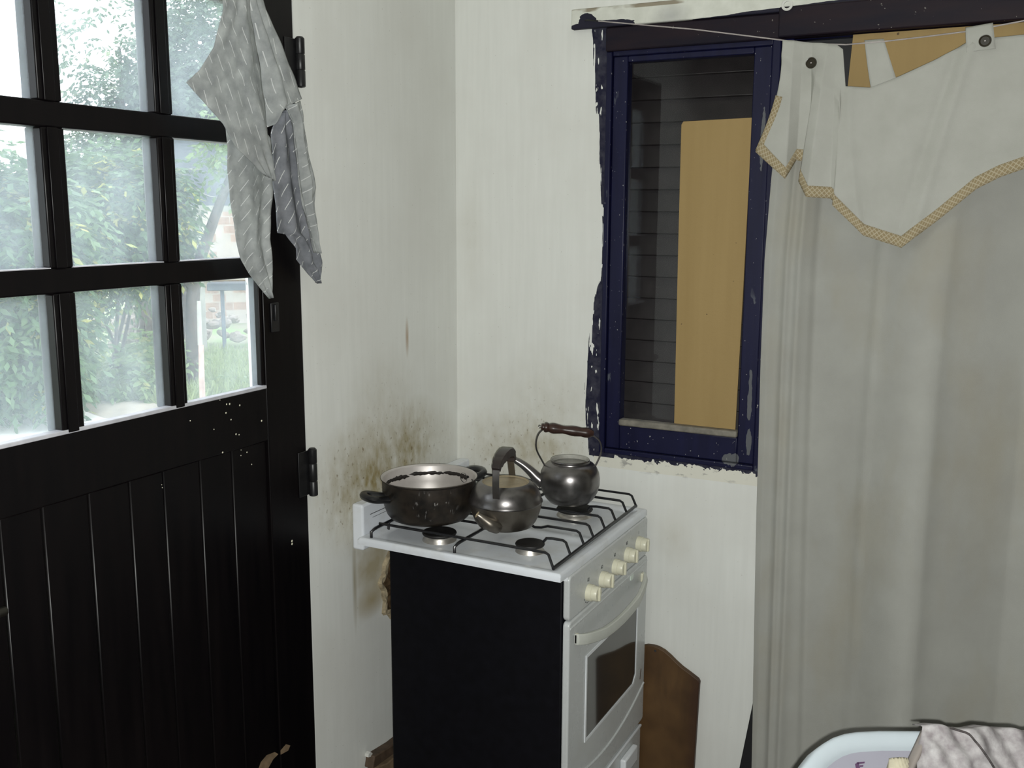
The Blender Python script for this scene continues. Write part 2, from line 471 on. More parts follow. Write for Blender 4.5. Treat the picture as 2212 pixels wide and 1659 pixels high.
M['bark'] = plain('grey bark', (0.105, 0.09, 0.08), .9, 0, .45, 20, .2, .6)
M['brick'] = plain('pale terracotta', (0.44, 0.30, 0.24), .85, 0, .25, 4, .2)
M['mortar'] = plain('pale mortar', (0.50, 0.45, 0.41), .9, 0, .1, 10, .2)
M['stone'] = plain('pale rubble', (0.40, 0.35, 0.31), .9, 0, .25, 6, .2)
M['sheet'] = plain('weathered grey sheet', (0.10, 0.115, 0.14), .6, 0, .12, 5, .3)
M['post'] = plain('weathered post', (0.30, 0.30, 0.27), .85, 0, .25, 12, .2)
M['pale_post'] = plain('flaking pale post', (0.42, 0.30, 0.26), .85, 0, .35, 18, .2)

# ------------------------------------------------------------------ mesh helpers
def wloc(o):
    v = Vector((0, 0, 0))
    while o is not None:
        v += o.location
        o = o.parent
    return v

class MB:
    def __init__(s):
        s.v, s.f, s.uv = [], [], {}
    def add(s, vs, fs):
        b = len(s.v)
        s.v += [tuple(v) for v in vs]
        s.f += [tuple(i + b for i in f) for f in fs]
        return s
    def box(s, a, b):
        (x0, y0, z0), (x1, y1, z1) = a, b
        return s.add([(x0, y0, z0), (x1, y0, z0), (x1, y1, z0), (x0, y1, z0), (x0, y0, z1), (x1, y0, z1), (x1, y1, z1), (x0, y1, z1)],
                     [(0, 3, 2, 1), (4, 5, 6, 7), (0, 1, 5, 4), (1, 2, 6, 5), (2, 3, 7, 6), (3, 0, 4, 7)])
    def tube(s, pts, r, n=8, closed=False, flat=1.0):
        pts = [Vector(p) for p in pts]
        rs = r if isinstance(r, (list, tuple)) else [r] * len(pts)
        N = len(pts)
        t0 = (pts[1] - pts[0]).normalized()
        ref = Vector((0, 0, 1)) if abs(t0.z) < .9 else Vector((1, 0, 0))
        nrm = t0.cross(ref).normalized()
        vs, fs = [], []
        for i, p in enumerate(pts):
            a = pts[(i - 1) % N] if (closed or i > 0) else p
            b = pts[(i + 1) % N] if (closed or i < N - 1) else p
            t = (b - a).normalized()
            nrm = (nrm - t * nrm.dot(t)).normalized()
            bi = t.cross(nrm)
            for k in range(n):
                w = 2 * math.pi * k / n
                vs.append(p + nrm * (math.cos(w) * rs[i]) + bi * (math.sin(w) * rs[i] * flat))
        for i in range(N if closed else N - 1):
            for k in range(n):
                a, b = i * n + k, i * n + (k + 1) % n
                c, d = ((i + 1) % N) * n + (k + 1) % n, ((i + 1) % N) * n + k
                fs.append((a, b, c, d))
        if not closed:
            fs.append(tuple(reversed(range(n))))
            fs.append(tuple((N - 1) * n + k for k in range(n)))
        return s.add(vs, fs)
    def lathe(s, prof, c=(0, 0, 0), axis=(0, 0, 1), n=40, xdir=None):
        ax = Vector(axis).normalized()
        e1 = Vector(xdir) if xdir else ax.cross(Vector((0, 0, 1)) if abs(ax.z) < .9 else Vector((1, 0, 0))).normalized()
        e2 = ax.cross(e1)
        c = Vector(c)
        vs, fs = [], []
        for r, h in prof:
            for k in range(n):
                w = 2 * math.pi * k / n
                vs.append(c + ax * h + e1 * (r * math.cos(w)) + e2 * (r * math.sin(w)))
        for i in range(len(prof) - 1):
            for k in range(n):
                fs.append((i * n + k, i * n + (k + 1) % n, (i + 1) * n + (k + 1) % n, (i + 1) * n + k))
        return s.add(vs, fs)
    def prism(s, poly, o, ex, ey, en, d):
        """2D polygon in the frame (o, ex, ey) extruded by d along en"""
        o, ex, ey, en = Vector(o), Vector(ex), Vector(ey), Vector(en)
        n = len(poly)
        vs = [o + ex * a + ey * b for a, b in poly] + [o + ex * a + ey * b + en * d for a, b in poly]
        fs = [tuple(reversed(range(n))), tuple(range(n, 2 * n))] + [(i, (i + 1) % n, n + (i + 1) % n, n + i) for i in range(n)]
        return s.add(vs, fs)
    def grid(s, fn, nu, nv, uvfn=None):
        b = len(s.v)
        for j in range(nv + 1):
            for i in range(nu + 1):
                s.v.append(tuple(fn(i / nu, j / nv)))
                if uvfn:
                    s.uv[len(s.v) - 1] = uvfn(i / nu, j / nv)
        for j in range(nv):
            for i in range(nu):
                a = b + j * (nu + 1) + i
                s.f.append((a, a + 1, a + nu + 2, a + nu + 1))
        return s
    def obj(s, name, mat, parent=None, smooth=True, bevel=0.0, seg=2, solid=0.0, angle=40, weld=False):
        off = wloc(parent)
        me = bpy.data.meshes.new(name)
        me.from_pydata([tuple(Vector(v) - off) for v in s.v], [], s.f)
        if s.uv:
            ul = me.uv_layers.new(name='UVMap')
            for l in me.loops:
                ul.data[l.index].uv = s.uv.get(l.vertex_index, (0, 0))
        bm = bmesh.new(); bm.from_mesh(me)
        if weld:
            bmesh.ops.remove_doubles(bm, verts=bm.verts, dist=1e-5)
        bmesh.ops.recalc_face_normals(bm, faces=bm.faces)
        bm.to_mesh(me); bm.free()
        me.validate()
        me.update()
        for m in (mat if isinstance(mat, list) else [mat]):
            me.materials.append(m)
        if smooth:
            me.shade_smooth()
            me.set_sharp_from_angle(angle=math.radians(angle))
        o = bpy.data.objects.new(name, me)
        COL.objects.link(o)
        if parent is not None:
            o.parent = parent
        if solid:
            sm = o.modifiers.new('thickness', 'SOLIDIFY'); sm.thickness = solid; sm.offset = 0
        if bevel:
            bv = o.modifiers.new('bevel', 'BEVEL'); bv.width = bevel; bv.segments = seg; bv.limit_method = 'ANGLE'; bv.angle_limit = math.radians(35)
        return o

def tag(o, label, cat, group=None):
    o['label'] = label
    o['category'] = cat
    if group:
        o['group'] = group
    return o

def thing(name, label, cat, loc=(0, 0, 0), group=None):
    o = bpy.data.objects.new(name, None)
    o.empty_display_size = .05
    o.location = loc
    COL.objects.link(o)
    return tag(o, label, cat, group)

def structure(o):
    o['kind'] = 'structure'
    return o

def setting(name, loc=(0, 0, 0)):
    o = bpy.data.objects.new(name, None)
    o.location = loc
    COL.objects.link(o)
    return structure(o)

def catmull(pts, n=6):
    P = [Vector(p) for p in pts]
    out = []
    for i in range(len(P) - 1):
        p0, p1, p2, p3 = P[max(i - 1, 0)], P[i], P[i + 1], P[min(i + 2, len(P) - 1)]
        for k in range(n):
            t = k / n
            out.append(.5 * ((2 * p1) + (p2 - p0) * t + (2 * p0 - 5 * p1 + 4 * p2 - p3) * t * t + (3 * p1 - p0 - 3 * p2 + p3) * t ** 3))
    out.append(P[-1])
    return out

def polyline(pts, t):
    """point at fraction t of the vertex count, linear"""
    x = t * (len(pts) - 1)
    i = min(int(x), len(pts) - 2)
    f = x - i
    return [a + (b - a) * f for a, b in zip(pts[i], pts[i + 1])]

# ------------------------------------------------------------------ room shell
WT = 0.15
wl = MB()
wl.box((-WT, -.6985, 0), (0, .15, 2.6))
wl.box((-WT, -3.95, 0), (0, -1.705, 2.6))
wl.box((-WT, -1.705, 2.215), (0, -.6985, 2.6))
wall_left = structure(wl.obj('wall_left', M['wall_left'], smooth=False))

wb_ = MB()
wb_.box((-WT, 0, 0), (3.45, .15, .985))
wb_.box((0, 0, .985), (.455, .15, 2.6))
wb_.box((.455, 0, .985), (1.85, .15, 1.012))
wb_.box((1.85, 0, .985), (3.45, .15, 2.6))
wb_.box((.455, 0, 2.125), (1.85, .15, 2.6))
wb_ = wb_.obj('wall_back', M['wall_back'], smooth=False)
structure(wb_)
structure(MB().box((3.3, -3.95, 0), (3.45, 0, 2.6)).obj('wall_right', M['room_wall'], smooth=False))
structure(MB().box((-WT, -4.1, 0), (3.45, -3.95, 2.6)).obj('wall_front', M['room_wall'], smooth=False))
structure(MB().box((-WT, -4.1, -.12), (3.45, .15, 0)).obj('floor', M['floor'], smooth=False))
structure(MB().box((-WT, -4.1, 2.6), (3.45, .15, 2.7)).obj('ceiling', M['ceiling'], smooth=False))

# broken plaster on the left wall, beside the stove
bp = MB()
cy, cz = -.335, .665
for ring, (sc, dx) in enumerate([(1.0, .002), (.93, .011), (.78, .006), (.4, .003)]):
    pass
def hole_pt(w, sc):
    r = 1 + .10 * math.sin(3 * w + 1) + .07 * math.sin(7 * w) + .05 * math.sin(13 * w + 2)
    return cy + math.cos(w) * .085 * r * sc, cz + math.sin(w) * .095 * r * sc
N = 48
rings = [(1.0, .0005), (.95, .010), (.82, .009), (.76, .0015), (.35, .003), (.0, .004)]
vs, fs = [], []
for sc, dx in rings:
    for k in range(N):
        w = 2 * math.pi * k / N
        y, z = hole_pt(w, sc)
        vs.append((dx + (random.uniform(-.002, .003) if .3 < sc < .97 else 0), y, z))
for i in range(len(rings) - 1):
    for k in range(N):
        fs.append((i * N + k, i * N + (k + 1) % N, (i + 1) * N + (k + 1) % N, (i + 1) * N + k))
cut = 2 * N
o = MB().add(vs, [f for f in fs if min(f) < cut]).obj('broken_plaster', M['plaster'], wall_left, smooth=False)
o['label'] = 'cream broken plaster lip beside the stove'
o = MB().add(vs, [f for f in fs if min(f) >= cut]).obj('exposed_brick', M['plaster_dark'], wall_left, smooth=False)
o['label'] = 'dark exposed patch inside the broken plaster'

# white peeling door lining, seen through the lowest right pane
structure(MB().box((-.149, -.718, 0), (-.046, -.6986, 2.215)).obj('trim_1', M['peel'], smooth=False))
# white lintel board and dark beam over the windows
lint = structure(MB().box((.36, -.018, 2.138), (1.95, .0, 2.188)).obj('trim_2', M['lintel'], bevel=.003))
beam = structure(MB().box((.455, -.012, 2.078), (1.95, .02, 2.1375)).box((.90, -.030, 2.078), (1.95, -.012, 2.147)).obj('trim_3', M['head'], bevel=.004))
o = MB().tube([(.920 + .0105 * math.cos(a), -.034, 2.149 + .0105 * math.sin(a)) for a in [i * math.pi / 12 for i in range(24)]], .0032, 6, closed=True).obj('ring_hook', M['ring'], beam)
o['label'] = 'small white ring screwed into the dark beam'

# ------------------------------------------------------------------ door_1
door = setting('door_1', (0, -1.2, 0))
DX0, DX1 = -.040, .002
def dbox(name, y0, y1, z0, z1, x0=DX0, x1=DX1, mat=None, bevel=.003):
    return MB().box((x0, y0, z0), (x1, y1, z1)).obj(name, mat or M['door'], door, bevel=bevel)
dbox('stile', -.832, -.7025, .012, 2.205)
dbox('stile', -1.70, -1.557, .012, 2.205)
dbox('rail', -1.557, -.832, 2.085, 2.205)
dbox('rail', -1.557, -.832, 1.805, 1.848)
dbox('rail', -1.557, -.832, 1.528, 1.571)
dbox('rail', -1.557, -.832, 1.165, 1.285)
dbox('rail', -1.557, -.832, .012, .14)
cols = [(-1.064, -.832), (-1.311, -1.107), (-1.557, -1.357)]
rows = [(1.285, 1.528), (1.571, 1.805), (1.848, 2.085)]
for z0, z1 in rows:
    for (y0, y1) in ((-1.107, -1.064), (-1.357, -1.311)):
        m = dbox('muntin', y0, y1, z0, z1)
        MB().box((DX1, y0 + .010, z0), (DX1 + .003, y0 + .032, z1)).obj('bead', M['door'], m, bevel=.0014)
for ci, (y0, y1) in enumerate(cols):
    for z0, z1 in rows:
        MB().box((-.020, y0 - .004, z0 - .004), (-.017, y1 + .004, z1 + .004)).obj('pane', M['pane'], door, smooth=False)
# pale ledge with painted sheen below the lowest panes, highlight put into its colour
o = MB().box((-.016, -1.557, 1.283), (.0035, -.832, 1.2905)).obj('ledge', M['ledge_sheen'], door, bevel=.0015)
o['label'] = 'pale ledge with painted sheen under the lowest panes'
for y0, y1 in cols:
    MB().box((-.016, y0, 1.5708), (.0022, y1, 1.5725)).obj('ledge', M['ledge_sheen'], door, smooth=False)  # gloss highlight of the middle rail painted as pale strips
o = MB().box((-.016, -.842, 1.2906), (-.002, -.832, 1.528)).obj('bead', M['door'], door, bevel=.002)
# tongue and groove boards of the lower panel
edges = [-1.557, -1.486, -1.405, -1.309, -1.216, -1.132, -1.034, -.941, -.832]
for i in range(8):
    MB().box((-.034, edges[i] + .0015, .14), (-.006 + random.uniform(-.0008, .0008), edges[i + 1] - .0015, 1.165)).obj('plank', M['door'], door, bevel=.0022, seg=1)
# hinges
for z0, z1 in ((1.002, 1.121), (1.936, 2.046)):
    h = MB().lathe([(.0, 0), (.0085, .002)] + [(.0105, .004), (.0105, .036), (.0092, .038), (.0105, .040), (.0105, z1 - z0 - .040), (.0092, z1 - z0 - .038), (.0105, z1 - z0 - .036), (.0105, z1 - z0 - .005)] + [(.007, z1 - z0 - .001), (0, z1 - z0)],
                   (.011, -.6925, z0), n=16).obj('hinge', M['black_iron'], door)
    MB().box((.0021, -.735, z0 + .006), (.0045, -.698, z1 - .006)).obj('hinge_leaf', M['black_iron'], h, bevel=.001)
# small latch plate, lever handle
o = MB().box((.0021, -.812, 1.405), (.006, -.786, 1.470)).box((.006, -.804, 1.43), (.011, -.794, 1.466)).obj('latch_plate', M['black_iron'], door, bevel=.0015)
o = MB().box((.0021, -1.64, .94), (.006, -1.605, 1.10)).obj('handle_plate', M['knob_metal'], door, bevel=.002)
MB().tube(catmull([(.006, -1.622, 1.04), (.035, -1.622, 1.04), (.046, -1.612, 1.038), (.048, -1.575, 1.034), (.046, -1.525, 1.030)], 5), .0085, 10).obj('lever', M['knob_metal'], o)
# paint specks and a bare worn patch on the door
sp = MB()
for y, z in [(-.976, 1.281), (-.957, 1.269), (-.948, 1.268), (-.918, 1.260), (-.960, 1.251), (-.946, 1.234), (-.997, 1.223), (-.933, 1.200), (-.924, 1.197), (-.975, 1.169), (-.852, 1.214), (-1.061, 1.253)]:
    sp.lathe([(random.uniform(.0010, .0024), 0), (.0006, .0010), (0, .0010)], (DX1, y, z), (1, 0, 0), 8)
for y, z in [(-.913, 1.148), (-.894, 1.151), (-.881, 1.121), (-1.137, 1.138), (-1.136, 1.132), (-.912, 1.160)]:
    sp.lathe([(random.uniform(.0010, .0022), 0), (.0006, .0010), (0, .0010)], (-.0058, y, z), (1, 0, 0), 8)
sp.lathe([(.003, 0), (.001, .001), (0, .001)], (DX1, -.765, .905), (1, 0, 0), 8)
sp.lathe([(.003, 0), (.001, .001), (0, .001)], (DX1, -.765, .912), (1, 0, 0), 8)
o = sp.obj('paint_speck', M['knob'], door)
o['kind'] = 'stuff'; o['label'] = 'spattered cream paint specks'
pw = [(-.905, .418), (-.880, .428), (-.850, .424), (-.825, .425), (-.800, .412), (-.812, .402), (-.842, .403), (-.858, .392), (-.866, .375), (-.885, .360), (-.91, .35), (-.915, .385)]
worn = MB()
w_out = [(DX1 + .0008 if y > -.832 else -.0052, y, z) for y, z in pw]
o = MB().prism([(y, z) for y, z in [(-.905, .40), (-.892, .418), (-.872, .425), (-.845, .419), (-.833, .408), (-.852, .404), (-.868, .392), (-.88, .376), (-.90, .37)]], (-.0050, 0, 0), (0, 1, 0), (0, 0, 1), (1, 0, 0), .0012).prism([(-.832, .418), (-.812, .424), (-.798, .414), (-.806, .405), (-.832, .408)], (DX1, 0, 0), (0, 1, 0), (0, 0, 1), (1, 0, 0), .0010).obj('worn_patch', M['plank_wood'], door)
o['label'] = 'bare worn patch near the foot of the door'

# ------------------------------------------------------------------ window_1 (dark shutter behind glass)
win = setting('window_1', (.68, 0, 1.0))
def wbox(name, x0, x1, z0, z1, y0, y1, mat=None, bevel=.003, parent=win):
    return MB().box((x0, y0, z0), (x1, y1, z1)).obj(name, mat or M['blue'], parent, bevel=bevel)
wbox('frame', .455, .471, 1.012, 2.078, -.004, .15)
wbox('frame', .884, .905, 1.012, 2.078, -.008, .15)
wbox('frame', .471, .884, 2.066, 2.125, .0, .15)
wbox('frame', .471, .884, 1.012, 1.026, -.004, .15)
sash = MB().box((.472, .004, 1.027), (.512, .04, 2.066)).box((.838, .004, 1.027), (.883, .04, 2.066)).box((.512, .004, 1.027), (.838, .04, 1.094)).box((.512, .004, 2.050), (.838, .04, 2.066)).obj('sash', M['blue'], win, bevel=.003)
o = MB().box((.512, -.006, 1.0945), (.838, .024, 1.112)).obj('ledge', M['ledge'], win, bevel=.004)
o['label'] = 'worn grey ledge below the glass'
MB().box((.505, .026, 1.09), (.842, .029, 2.055)).obj('pane', M['pane_dark'], win, smooth=False)
pitch = .0583
z = 1.03
while z < 2.12:
    q = MB().add([(.46, .085, z), (.90, .085, z), (.90, .104, z + pitch + .004), (.46, .104, z + pitch + .004),
                  (.46, .094, z - .003), (.90, .094, z - .003), (.90, .112, z + pitch + .001), (.46, .112, z + pitch + .001)],
                 [(0, 1, 2, 3), (7, 6, 5, 4), (0, 4, 5, 1), (1, 5, 6, 2), (2, 6, 7, 3), (3, 7, 4, 0)])
    q.obj('slat', M['slat'], win, bevel=.002)
    z += pitch
# tan hardboard leaning against the glass
hb = MB()
poly = [(.664, 1.1125), (.829, 1.1125), (.8335, 1.45), (.8375, 1.900), (.662, 1.897), (.657, 1.889), (.659, 1.6)]
o = hb.prism(poly, (0, .019, 0), (1, 0, 0), (0, 0, 1), (0, -1, 0), .005).obj('hardboard_panel', M['hardboard'], smooth=False)
tag(o, 'tan hardboard sheet standing on the ledge of the navy window', 'board')

# window_2 behind the curtain
w2 = setting('window_2', (1.3, 0, 1.0))
wbox('frame', .9055, .935, 1.012, 2.078, -.004, .15, parent=w2)
wbox('frame', .935, 1.80, 1.012, 1.04, -.004, .15, parent=w2)
wbox('frame', 1.80, 1.85, 1.012, 2.125, -.004, .15, parent=w2)
wbox('frame', .906, 1.80, 2.077, 2.125, .021, .15, parent=w2)
o = MB().prism([(.897, 1.045), (1.815, 1.045), (1.815, 2.075), (1.069, 2.075), (1.063, 1.95), (.912, 1.45), (.898, 1.24)], (0, -.006, 0), (1, 0, 0), (0, 0, 1), (0, -1, 0), .004).obj('tan_panel', M['hardboard'], w2, smooth=False)
MB().box((.935, .05, 1.03), (1.82, .07, 2.08)).obj('shutter', M['black_wood'], w2, smooth=False)

# ------------------------------------------------------------------ stove
stove = thing('gas_stove', 'white gas stove with black sides and cream knobs in the corner', 'stove', (.33, -.30, 0))
MB().box((.130, -.556, .05), (.598, -.040, .860)).obj('body', M['black_side'], stove, bevel=.004)
for x in (.17, .56):
    for y in (-.52, -.08):
        MB().lathe([(.018, 0), (.018, .01), (.012, .014), (.012, .052)], (x, y, 0), n=14).obj('foot', M['bakelite'], stove)
# cooktop: enamel tray with a rolled rim and four shallow wells
BUR = [(.470, -.462, .035), (.236, -.492, .042), (.450, -.152, .048), (.222, -.175, .034)]
X0, X1, Y0, Y1 = .066, .612, -.598, -.034
def top_z(x, y):
    d = min(x - X0, X1 - x, y - Y0, Y1 - y)
    z = .881 if d < .018 else .881 - .007 * min(1, (d - .018) / .016)
    if d < .006:
        z -= .006 * (1 - d / .006) ** 2
    # raised ridge down the middle of the depth and between the burner rows
    for c, w in ((.0, .0),):
        pass
    for bx, by, br in BUR:
        r = math.hypot(x - bx, y - by)
        if r < .115:
            z -= .004 * (0.5 + .5 * math.cos(math.pi * r / .115))
    z += .004 * math.exp(-((y + .335) / .022) ** 2) * (1 if d > .04 else 0)
    return z
ct = MB()
nu, nv = 84, 84
xs = sorted(set([X0 + (X1 - X0) * i / 80 for i in range(81)] + [X0 + .003, X0 + .006, X1 - .003, X1 - .006]))
ys = sorted(set([Y0 + (Y1 - Y0) * i / 80 for i in range(81)] + [Y0 + .003, Y0 + .006, Y1 - .003, Y1 - .006]))
vs = [(x, y, top_z(x, y)) for y in ys for x in xs]
fs = []
nx = len(xs)
for j in range(len(ys) - 1):
    for i in range(nx - 1):
        fs.append((j * nx + i, j * nx + i + 1, (j + 1) * nx + i + 1, (j + 1) * nx + i))
# skirt and underside
loop = [i for i in range(nx)] + [j * nx + nx - 1 for j in range(1, len(ys))] + [(len(ys) - 1) * nx + i for i in range(nx - 2, -1, -1)] + [j * nx for j in range(len(ys) - 2, 0, -1)]
b = len(vs)
cxm, cym = (X0 + X1) / 2, (Y0 + Y1) / 2
for i in loop:
    x, y, z = vs[i]
    vs.append((x, y, .863))
n = len(loop)
for k in range(n):
    fs.append((loop[k], loop[(k + 1) % n], b + (k + 1) % n, b + k))
fs.append(tuple(b + k for k in range(n)))
MB().add(vs, fs).obj('cooktop', M['enamel'], stove, angle=50)
# splash plate at the back
MB().box((.026, -.566, .835), (.060, -.030, .953)).obj('splash_plate', M['enamel'], stove, bevel=.006, seg=3)
o = MB().box((.0602, -.535, .921), (.0607, -.36, .9225)).box((.0602, -.525, .911), (.0607, -.38, .9118)).obj('splash_line', M['ink'], stove, smooth=False)
# front: control panel with rounded left top corner
FX = .600
def rrect(y0, y1, z0, z1, r, n=5):
    pts = []
    for (cy_, cz_, a0) in ((y1 - r, z1 - r, 0), (y0 + r, z1 - r, 90), (y0 + r, z0 + r, 180), (y1 - r, z0 + r, 270)):
        for k in range(n + 1):
            a = math.radians(a0 + 90 * k / n)
            pts.append((cy_ + r * math.cos(a), cz_ + r * math.sin(a)))
    return pts
def front_plate(name, y0, y1, z0, z1, r, d, mat, bevel=.004, x=FX, parent=stove):
    return MB().prism(rrect(y0, y1, z0, z1, r), (x, 0, 0), (0, 1, 0), (0, 0, 1), (1, 0, 0), d).obj(name, mat, parent, bevel=bevel, seg=3)
front_plate('control_panel', -.557, -.038, .7555, .862, .012, .016, M['enamel_front'])
MB().box((.560, -.5595, .852), (.612, -.556, .862)).obj('panel_return', M['rim_white'], stove, bevel=.001)
# oven door with framed glass
od = front_plate('oven_door', -.557, -.034, .272, .753, .012, .017, M['enamel_front'])
yw0, yw1, zw0, zw1 = -.452, -.112, .420, .628
def win_poly(g, cut):
    return [(yw0 - g, zw0 - g), (yw1 + g - cut, zw0 - g), (yw1 + g, zw0 - g + cut), (yw1 + g, zw1 + g), (yw0 - g, zw1 + g)]
MB().prism(win_poly(0, .02), (FX + .0172, 0, 0), (0, 1, 0), (0, 0, 1), (1, 0, 0), .0006).obj('oven_glass', M['oven_glass'], od, smooth=False)
fr_o, fr_i = win_poly(.007, .022), win_poly(0, .02)
vs = [(FX + .0172, y, z) for y, z in fr_o] + [(FX + .0195, y, z) for y, z in fr_o] + [(FX + .0195, y, z) for y, z in fr_i] + [(FX + .0172, y, z) for y, z in fr_i]
fs = []
for a in range(3):
    for k in range(5):
        fs.append((a * 5 + k, a * 5 + (k + 1) % 5, (a + 1) * 5 + (k + 1) % 5, (a + 1) * 5 + k))
MB().add(vs, fs).obj('glass_frame', M['rim_white'], od, smooth=False)
# raised arc under the glass, raised line above the handle
arc = [(FX + .0175, -.545 + .505 * t, .318 + .075 * (1 - (2 * t - 1) ** 2) * -.6 + .045 + (.02 * t)) for t in [i / 24 for i in range(25)]]
MB().tube(arc, .0028, 6).obj('embossed_arc', M['enamel_front'], od)
arc = [(FX + .0165, -.553 + .513 * t, .738) for t in [i / 4 for i in range(5)]]
MB().tube(arc, .003, 6).obj('embossed_line', M['enamel_front'], od)
# bowed handle
def handle_pt(t):
    y = -.527 + .455 * t
    s = math.sin(math.pi * t)
    return y, .704 - .030 * s ** .9, FX + .022 + .026 * min(1, 4 * t, 4 * (1 - t)) ** .5
hv, hf = [], []
nh = 28
for i in range(nh + 1):
    t = i / nh
    y, zc, xc = handle_pt(t)
    hh = .0135
    for dx, dz in ((-.006, -hh), (.004, -hh), (.0065, 0), (.004, hh), (-.006, hh)):
        hv.append((xc + dx, y, zc + dz))
for i in range(nh):
    for k in range(5):
        hf.append((i * 5 + k, i * 5 + (k + 1) % 5, (i + 1) * 5 + (k + 1) % 5, (i + 1) * 5 + k))
hf += [tuple(range(5)), tuple(nh * 5 + k for k in reversed(range(5)))]
h = MB().add(hv, hf).obj('handle', M['handle'], od, bevel=.002)
for t in (.0, 1.0):
    y, zc, xc = handle_pt(t)
    MB().box((FX + .0165, y - .004 + (.004 if t == 0 else -.012), zc - .012), (xc + .002, y + .012 - (0 if t == 0 else .008), zc + .012)).obj('handle_end', M['knob'], h, bevel=.002)
MB().prism(rrect(-.168, -.147, .722, .739, .003), (FX + .0172, 0, 0), (0, 1, 0), (0, 0, 1), (1, 0, 0), .0015).obj('painted_glint', M['painted_glint'], od, smooth=False)  # small pale plate added as the flash highlight on the oven door
o = MB().prism([(0, 0), (.004, 0), (.010, .028), (.006, .030)], (FX + .0172, -.072, .405), (0, 1, 0), (0, 0, 1), (1, 0, 0), .0006).obj('rust_chip', M['plank_dark'], od, smooth=False)
o['label'] = 'small rusty chip in the oven door enamel'
# drawer under the oven
dr = front_plate('drawer', -.557, -.040, .050, .258, .008, .013, M['enamel_front'])
MB().box((FX + .010, -.556, .2525), (FX + .017, -.042, .259)).obj('drawer_lip', M['rim_white'], dr, bevel=.002)
MB().box((FX + .013, -.20, .185), (FX + .030, -.105, .232)).obj('drawer_handle', M['rim_white'], dr, bevel=.005, seg=3)
# knobs with printed marks above
KN = [(-.447, .789), (-.363, .793), (-.279, .797), (-.195, .802), (-.111, .806)]
for i, (y, z) in enumerate(KN):
    kb = MB().lathe([(.0205, 0), (.0205, .003), (.0198, .012), (.0180, .0135), (.0178, .0255), (.0165, .027), (0, .027)], (FX + .016, y, z), (1, 0, 0), 28).obj('knob', M['knob'], stove)
    MB().box((FX + .0165 + .025, y - .0035, z - .0165), (FX + .0165 + .031, y + .0035, z + .0165)).obj('pointer', M['knob'], kb, bevel=.0015)
    zz = z + .030
    mk = MB()
    if i in (0, 1, 2, 3):
        mk.lathe([(.0028, 0), (.0028, .0003), (0, .0003)], (FX + .0162, y - .003, zz), (1, 0, 0), 10)
        mk.box((FX + .0162, y - .006, zz + .004), (FX + .0165, y + .004, zz + .0052))
    mk.box((FX + .0162, y + .003, zz - .004), (FX + .0165, y + .0042, zz + .004))
    mk.obj('knob_mark', M['ink'], stove, smooth=False)
ring = MB()
for a0 in (200, 225, 250, 275, 300):
    for a in (a0, a0 + 12):
        pass
    p0, p1 = math.radians(a0), math.radians(a0 + 14)
    ring.prism([(.024 * math.cos(p0), .024 * math.sin(p0)), (.0255 * math.cos(p0), .0255 * math.sin(p0)), (.0255 * math.cos(p1), .0255 * math.sin(p1)), (.024 * math.cos(p1), .024 * math.sin(p1))], (FX + .0162, KN[0][0], KN[0][1]), (0, 1, 0), (0, 0, 1), (1, 0, 0), .0003)
ring.obj('dial_ring', M['ink'], stove, smooth=False)
# burners
for bx, by, br in BUR:
    zb = top_z(bx, by)
    bz = MB().lathe([(br * 1.02, 0), (br * 1.0, .004), (br * .88, .010), (br * .88, .015), (br * .6, .016), (0, .016)], (bx, by, zb - .001), n=30).obj('burner', M['alu'], stove)
    MB().lathe([(br * .55, 0), (br * .98, .001), (br * 1.02, .004), (br * .98, .007), (br * .7, .008), (br * .62, .0065), (0, .0065)], (bx, by, zb + .015), n=30).obj('burner_cap', M['burner_cap'], bz)
# wire pan support
gr = thing('pan_support', 'black wire pan support over the burners of the white stove', 'pan support', (.33, -.30, .872))
ZT = .908
RY = [-.566, -.470, -.390, -.330, -.255, -.181, -.101, -.030]
for i, y in enumerate(RY):
    x0 = .098
    yo = y + .016
    if i in (1, 5):
        # stops short at the burner cap
        bx, by, br = BUR[0] if i == 1 else BUR[2]
        seg = [[(bx + br * .9, yo, ZT - .012), (bx + br * .9 + .008, yo, ZT - .002), (bx + br + .02, yo, ZT), (.552, yo, ZT), (.560, yo, ZT - .004), (.579, y, .8815)],
               [(.336, yo + .02, ZT), (x0, yo + .02, ZT)]]
    elif i == 2:
        seg = [[(x0, yo, ZT), (.40, yo, ZT), (.425, yo, ZT - .002), (.44, yo, ZT - .008), (.458, yo, ZT - .006), (.475, yo, ZT), (.552, yo, ZT), (.560, yo, ZT - .004), (.579, y, .8815)]]
    else:
        seg = [[(x0, yo, ZT), (.552, yo, ZT), (.560, yo, ZT - .004), (.579, y, .8815)]]
    for sg in seg:
        MB().tube(sg, .0033, 8).obj('rod', M['grate'], gr)
MB().tube([(.581, -.570, .8815), (.577, -.026, .8815)], .0042, 8).obj('front_bar', M['grate'], gr)
for xc in (.100, .336):
    y0 = -.562
    pts = [(xc - .004, y0 - .020, .8735), (xc - .004, y0 - .020, .895), (xc, y0 - .012, ZT - .007), (xc, y0, ZT - .006), (xc, -.030, ZT - .006), (xc, -.020, ZT - .010), (xc, -.016, .876)]
    MB().tube(pts, .0038, 8).lathe([(.008, 0), (.008, .003), (.004, .005)], (xc - .004, y0 - .020, .8715), n=12).obj('cross_bar', M['grate'], gr)
MB().tube([(.100, -.500, ZT - .006), (.092, -.500, .895), (.090, -.500, .875)], .0036, 8).obj('leg', M['grate'], gr)
MB().tube([(.340, -.30, ZT - .006), (.340, -.30, .875)], .0036, 8).obj('leg', M['grate'], gr)
PZ = ZT + .0035

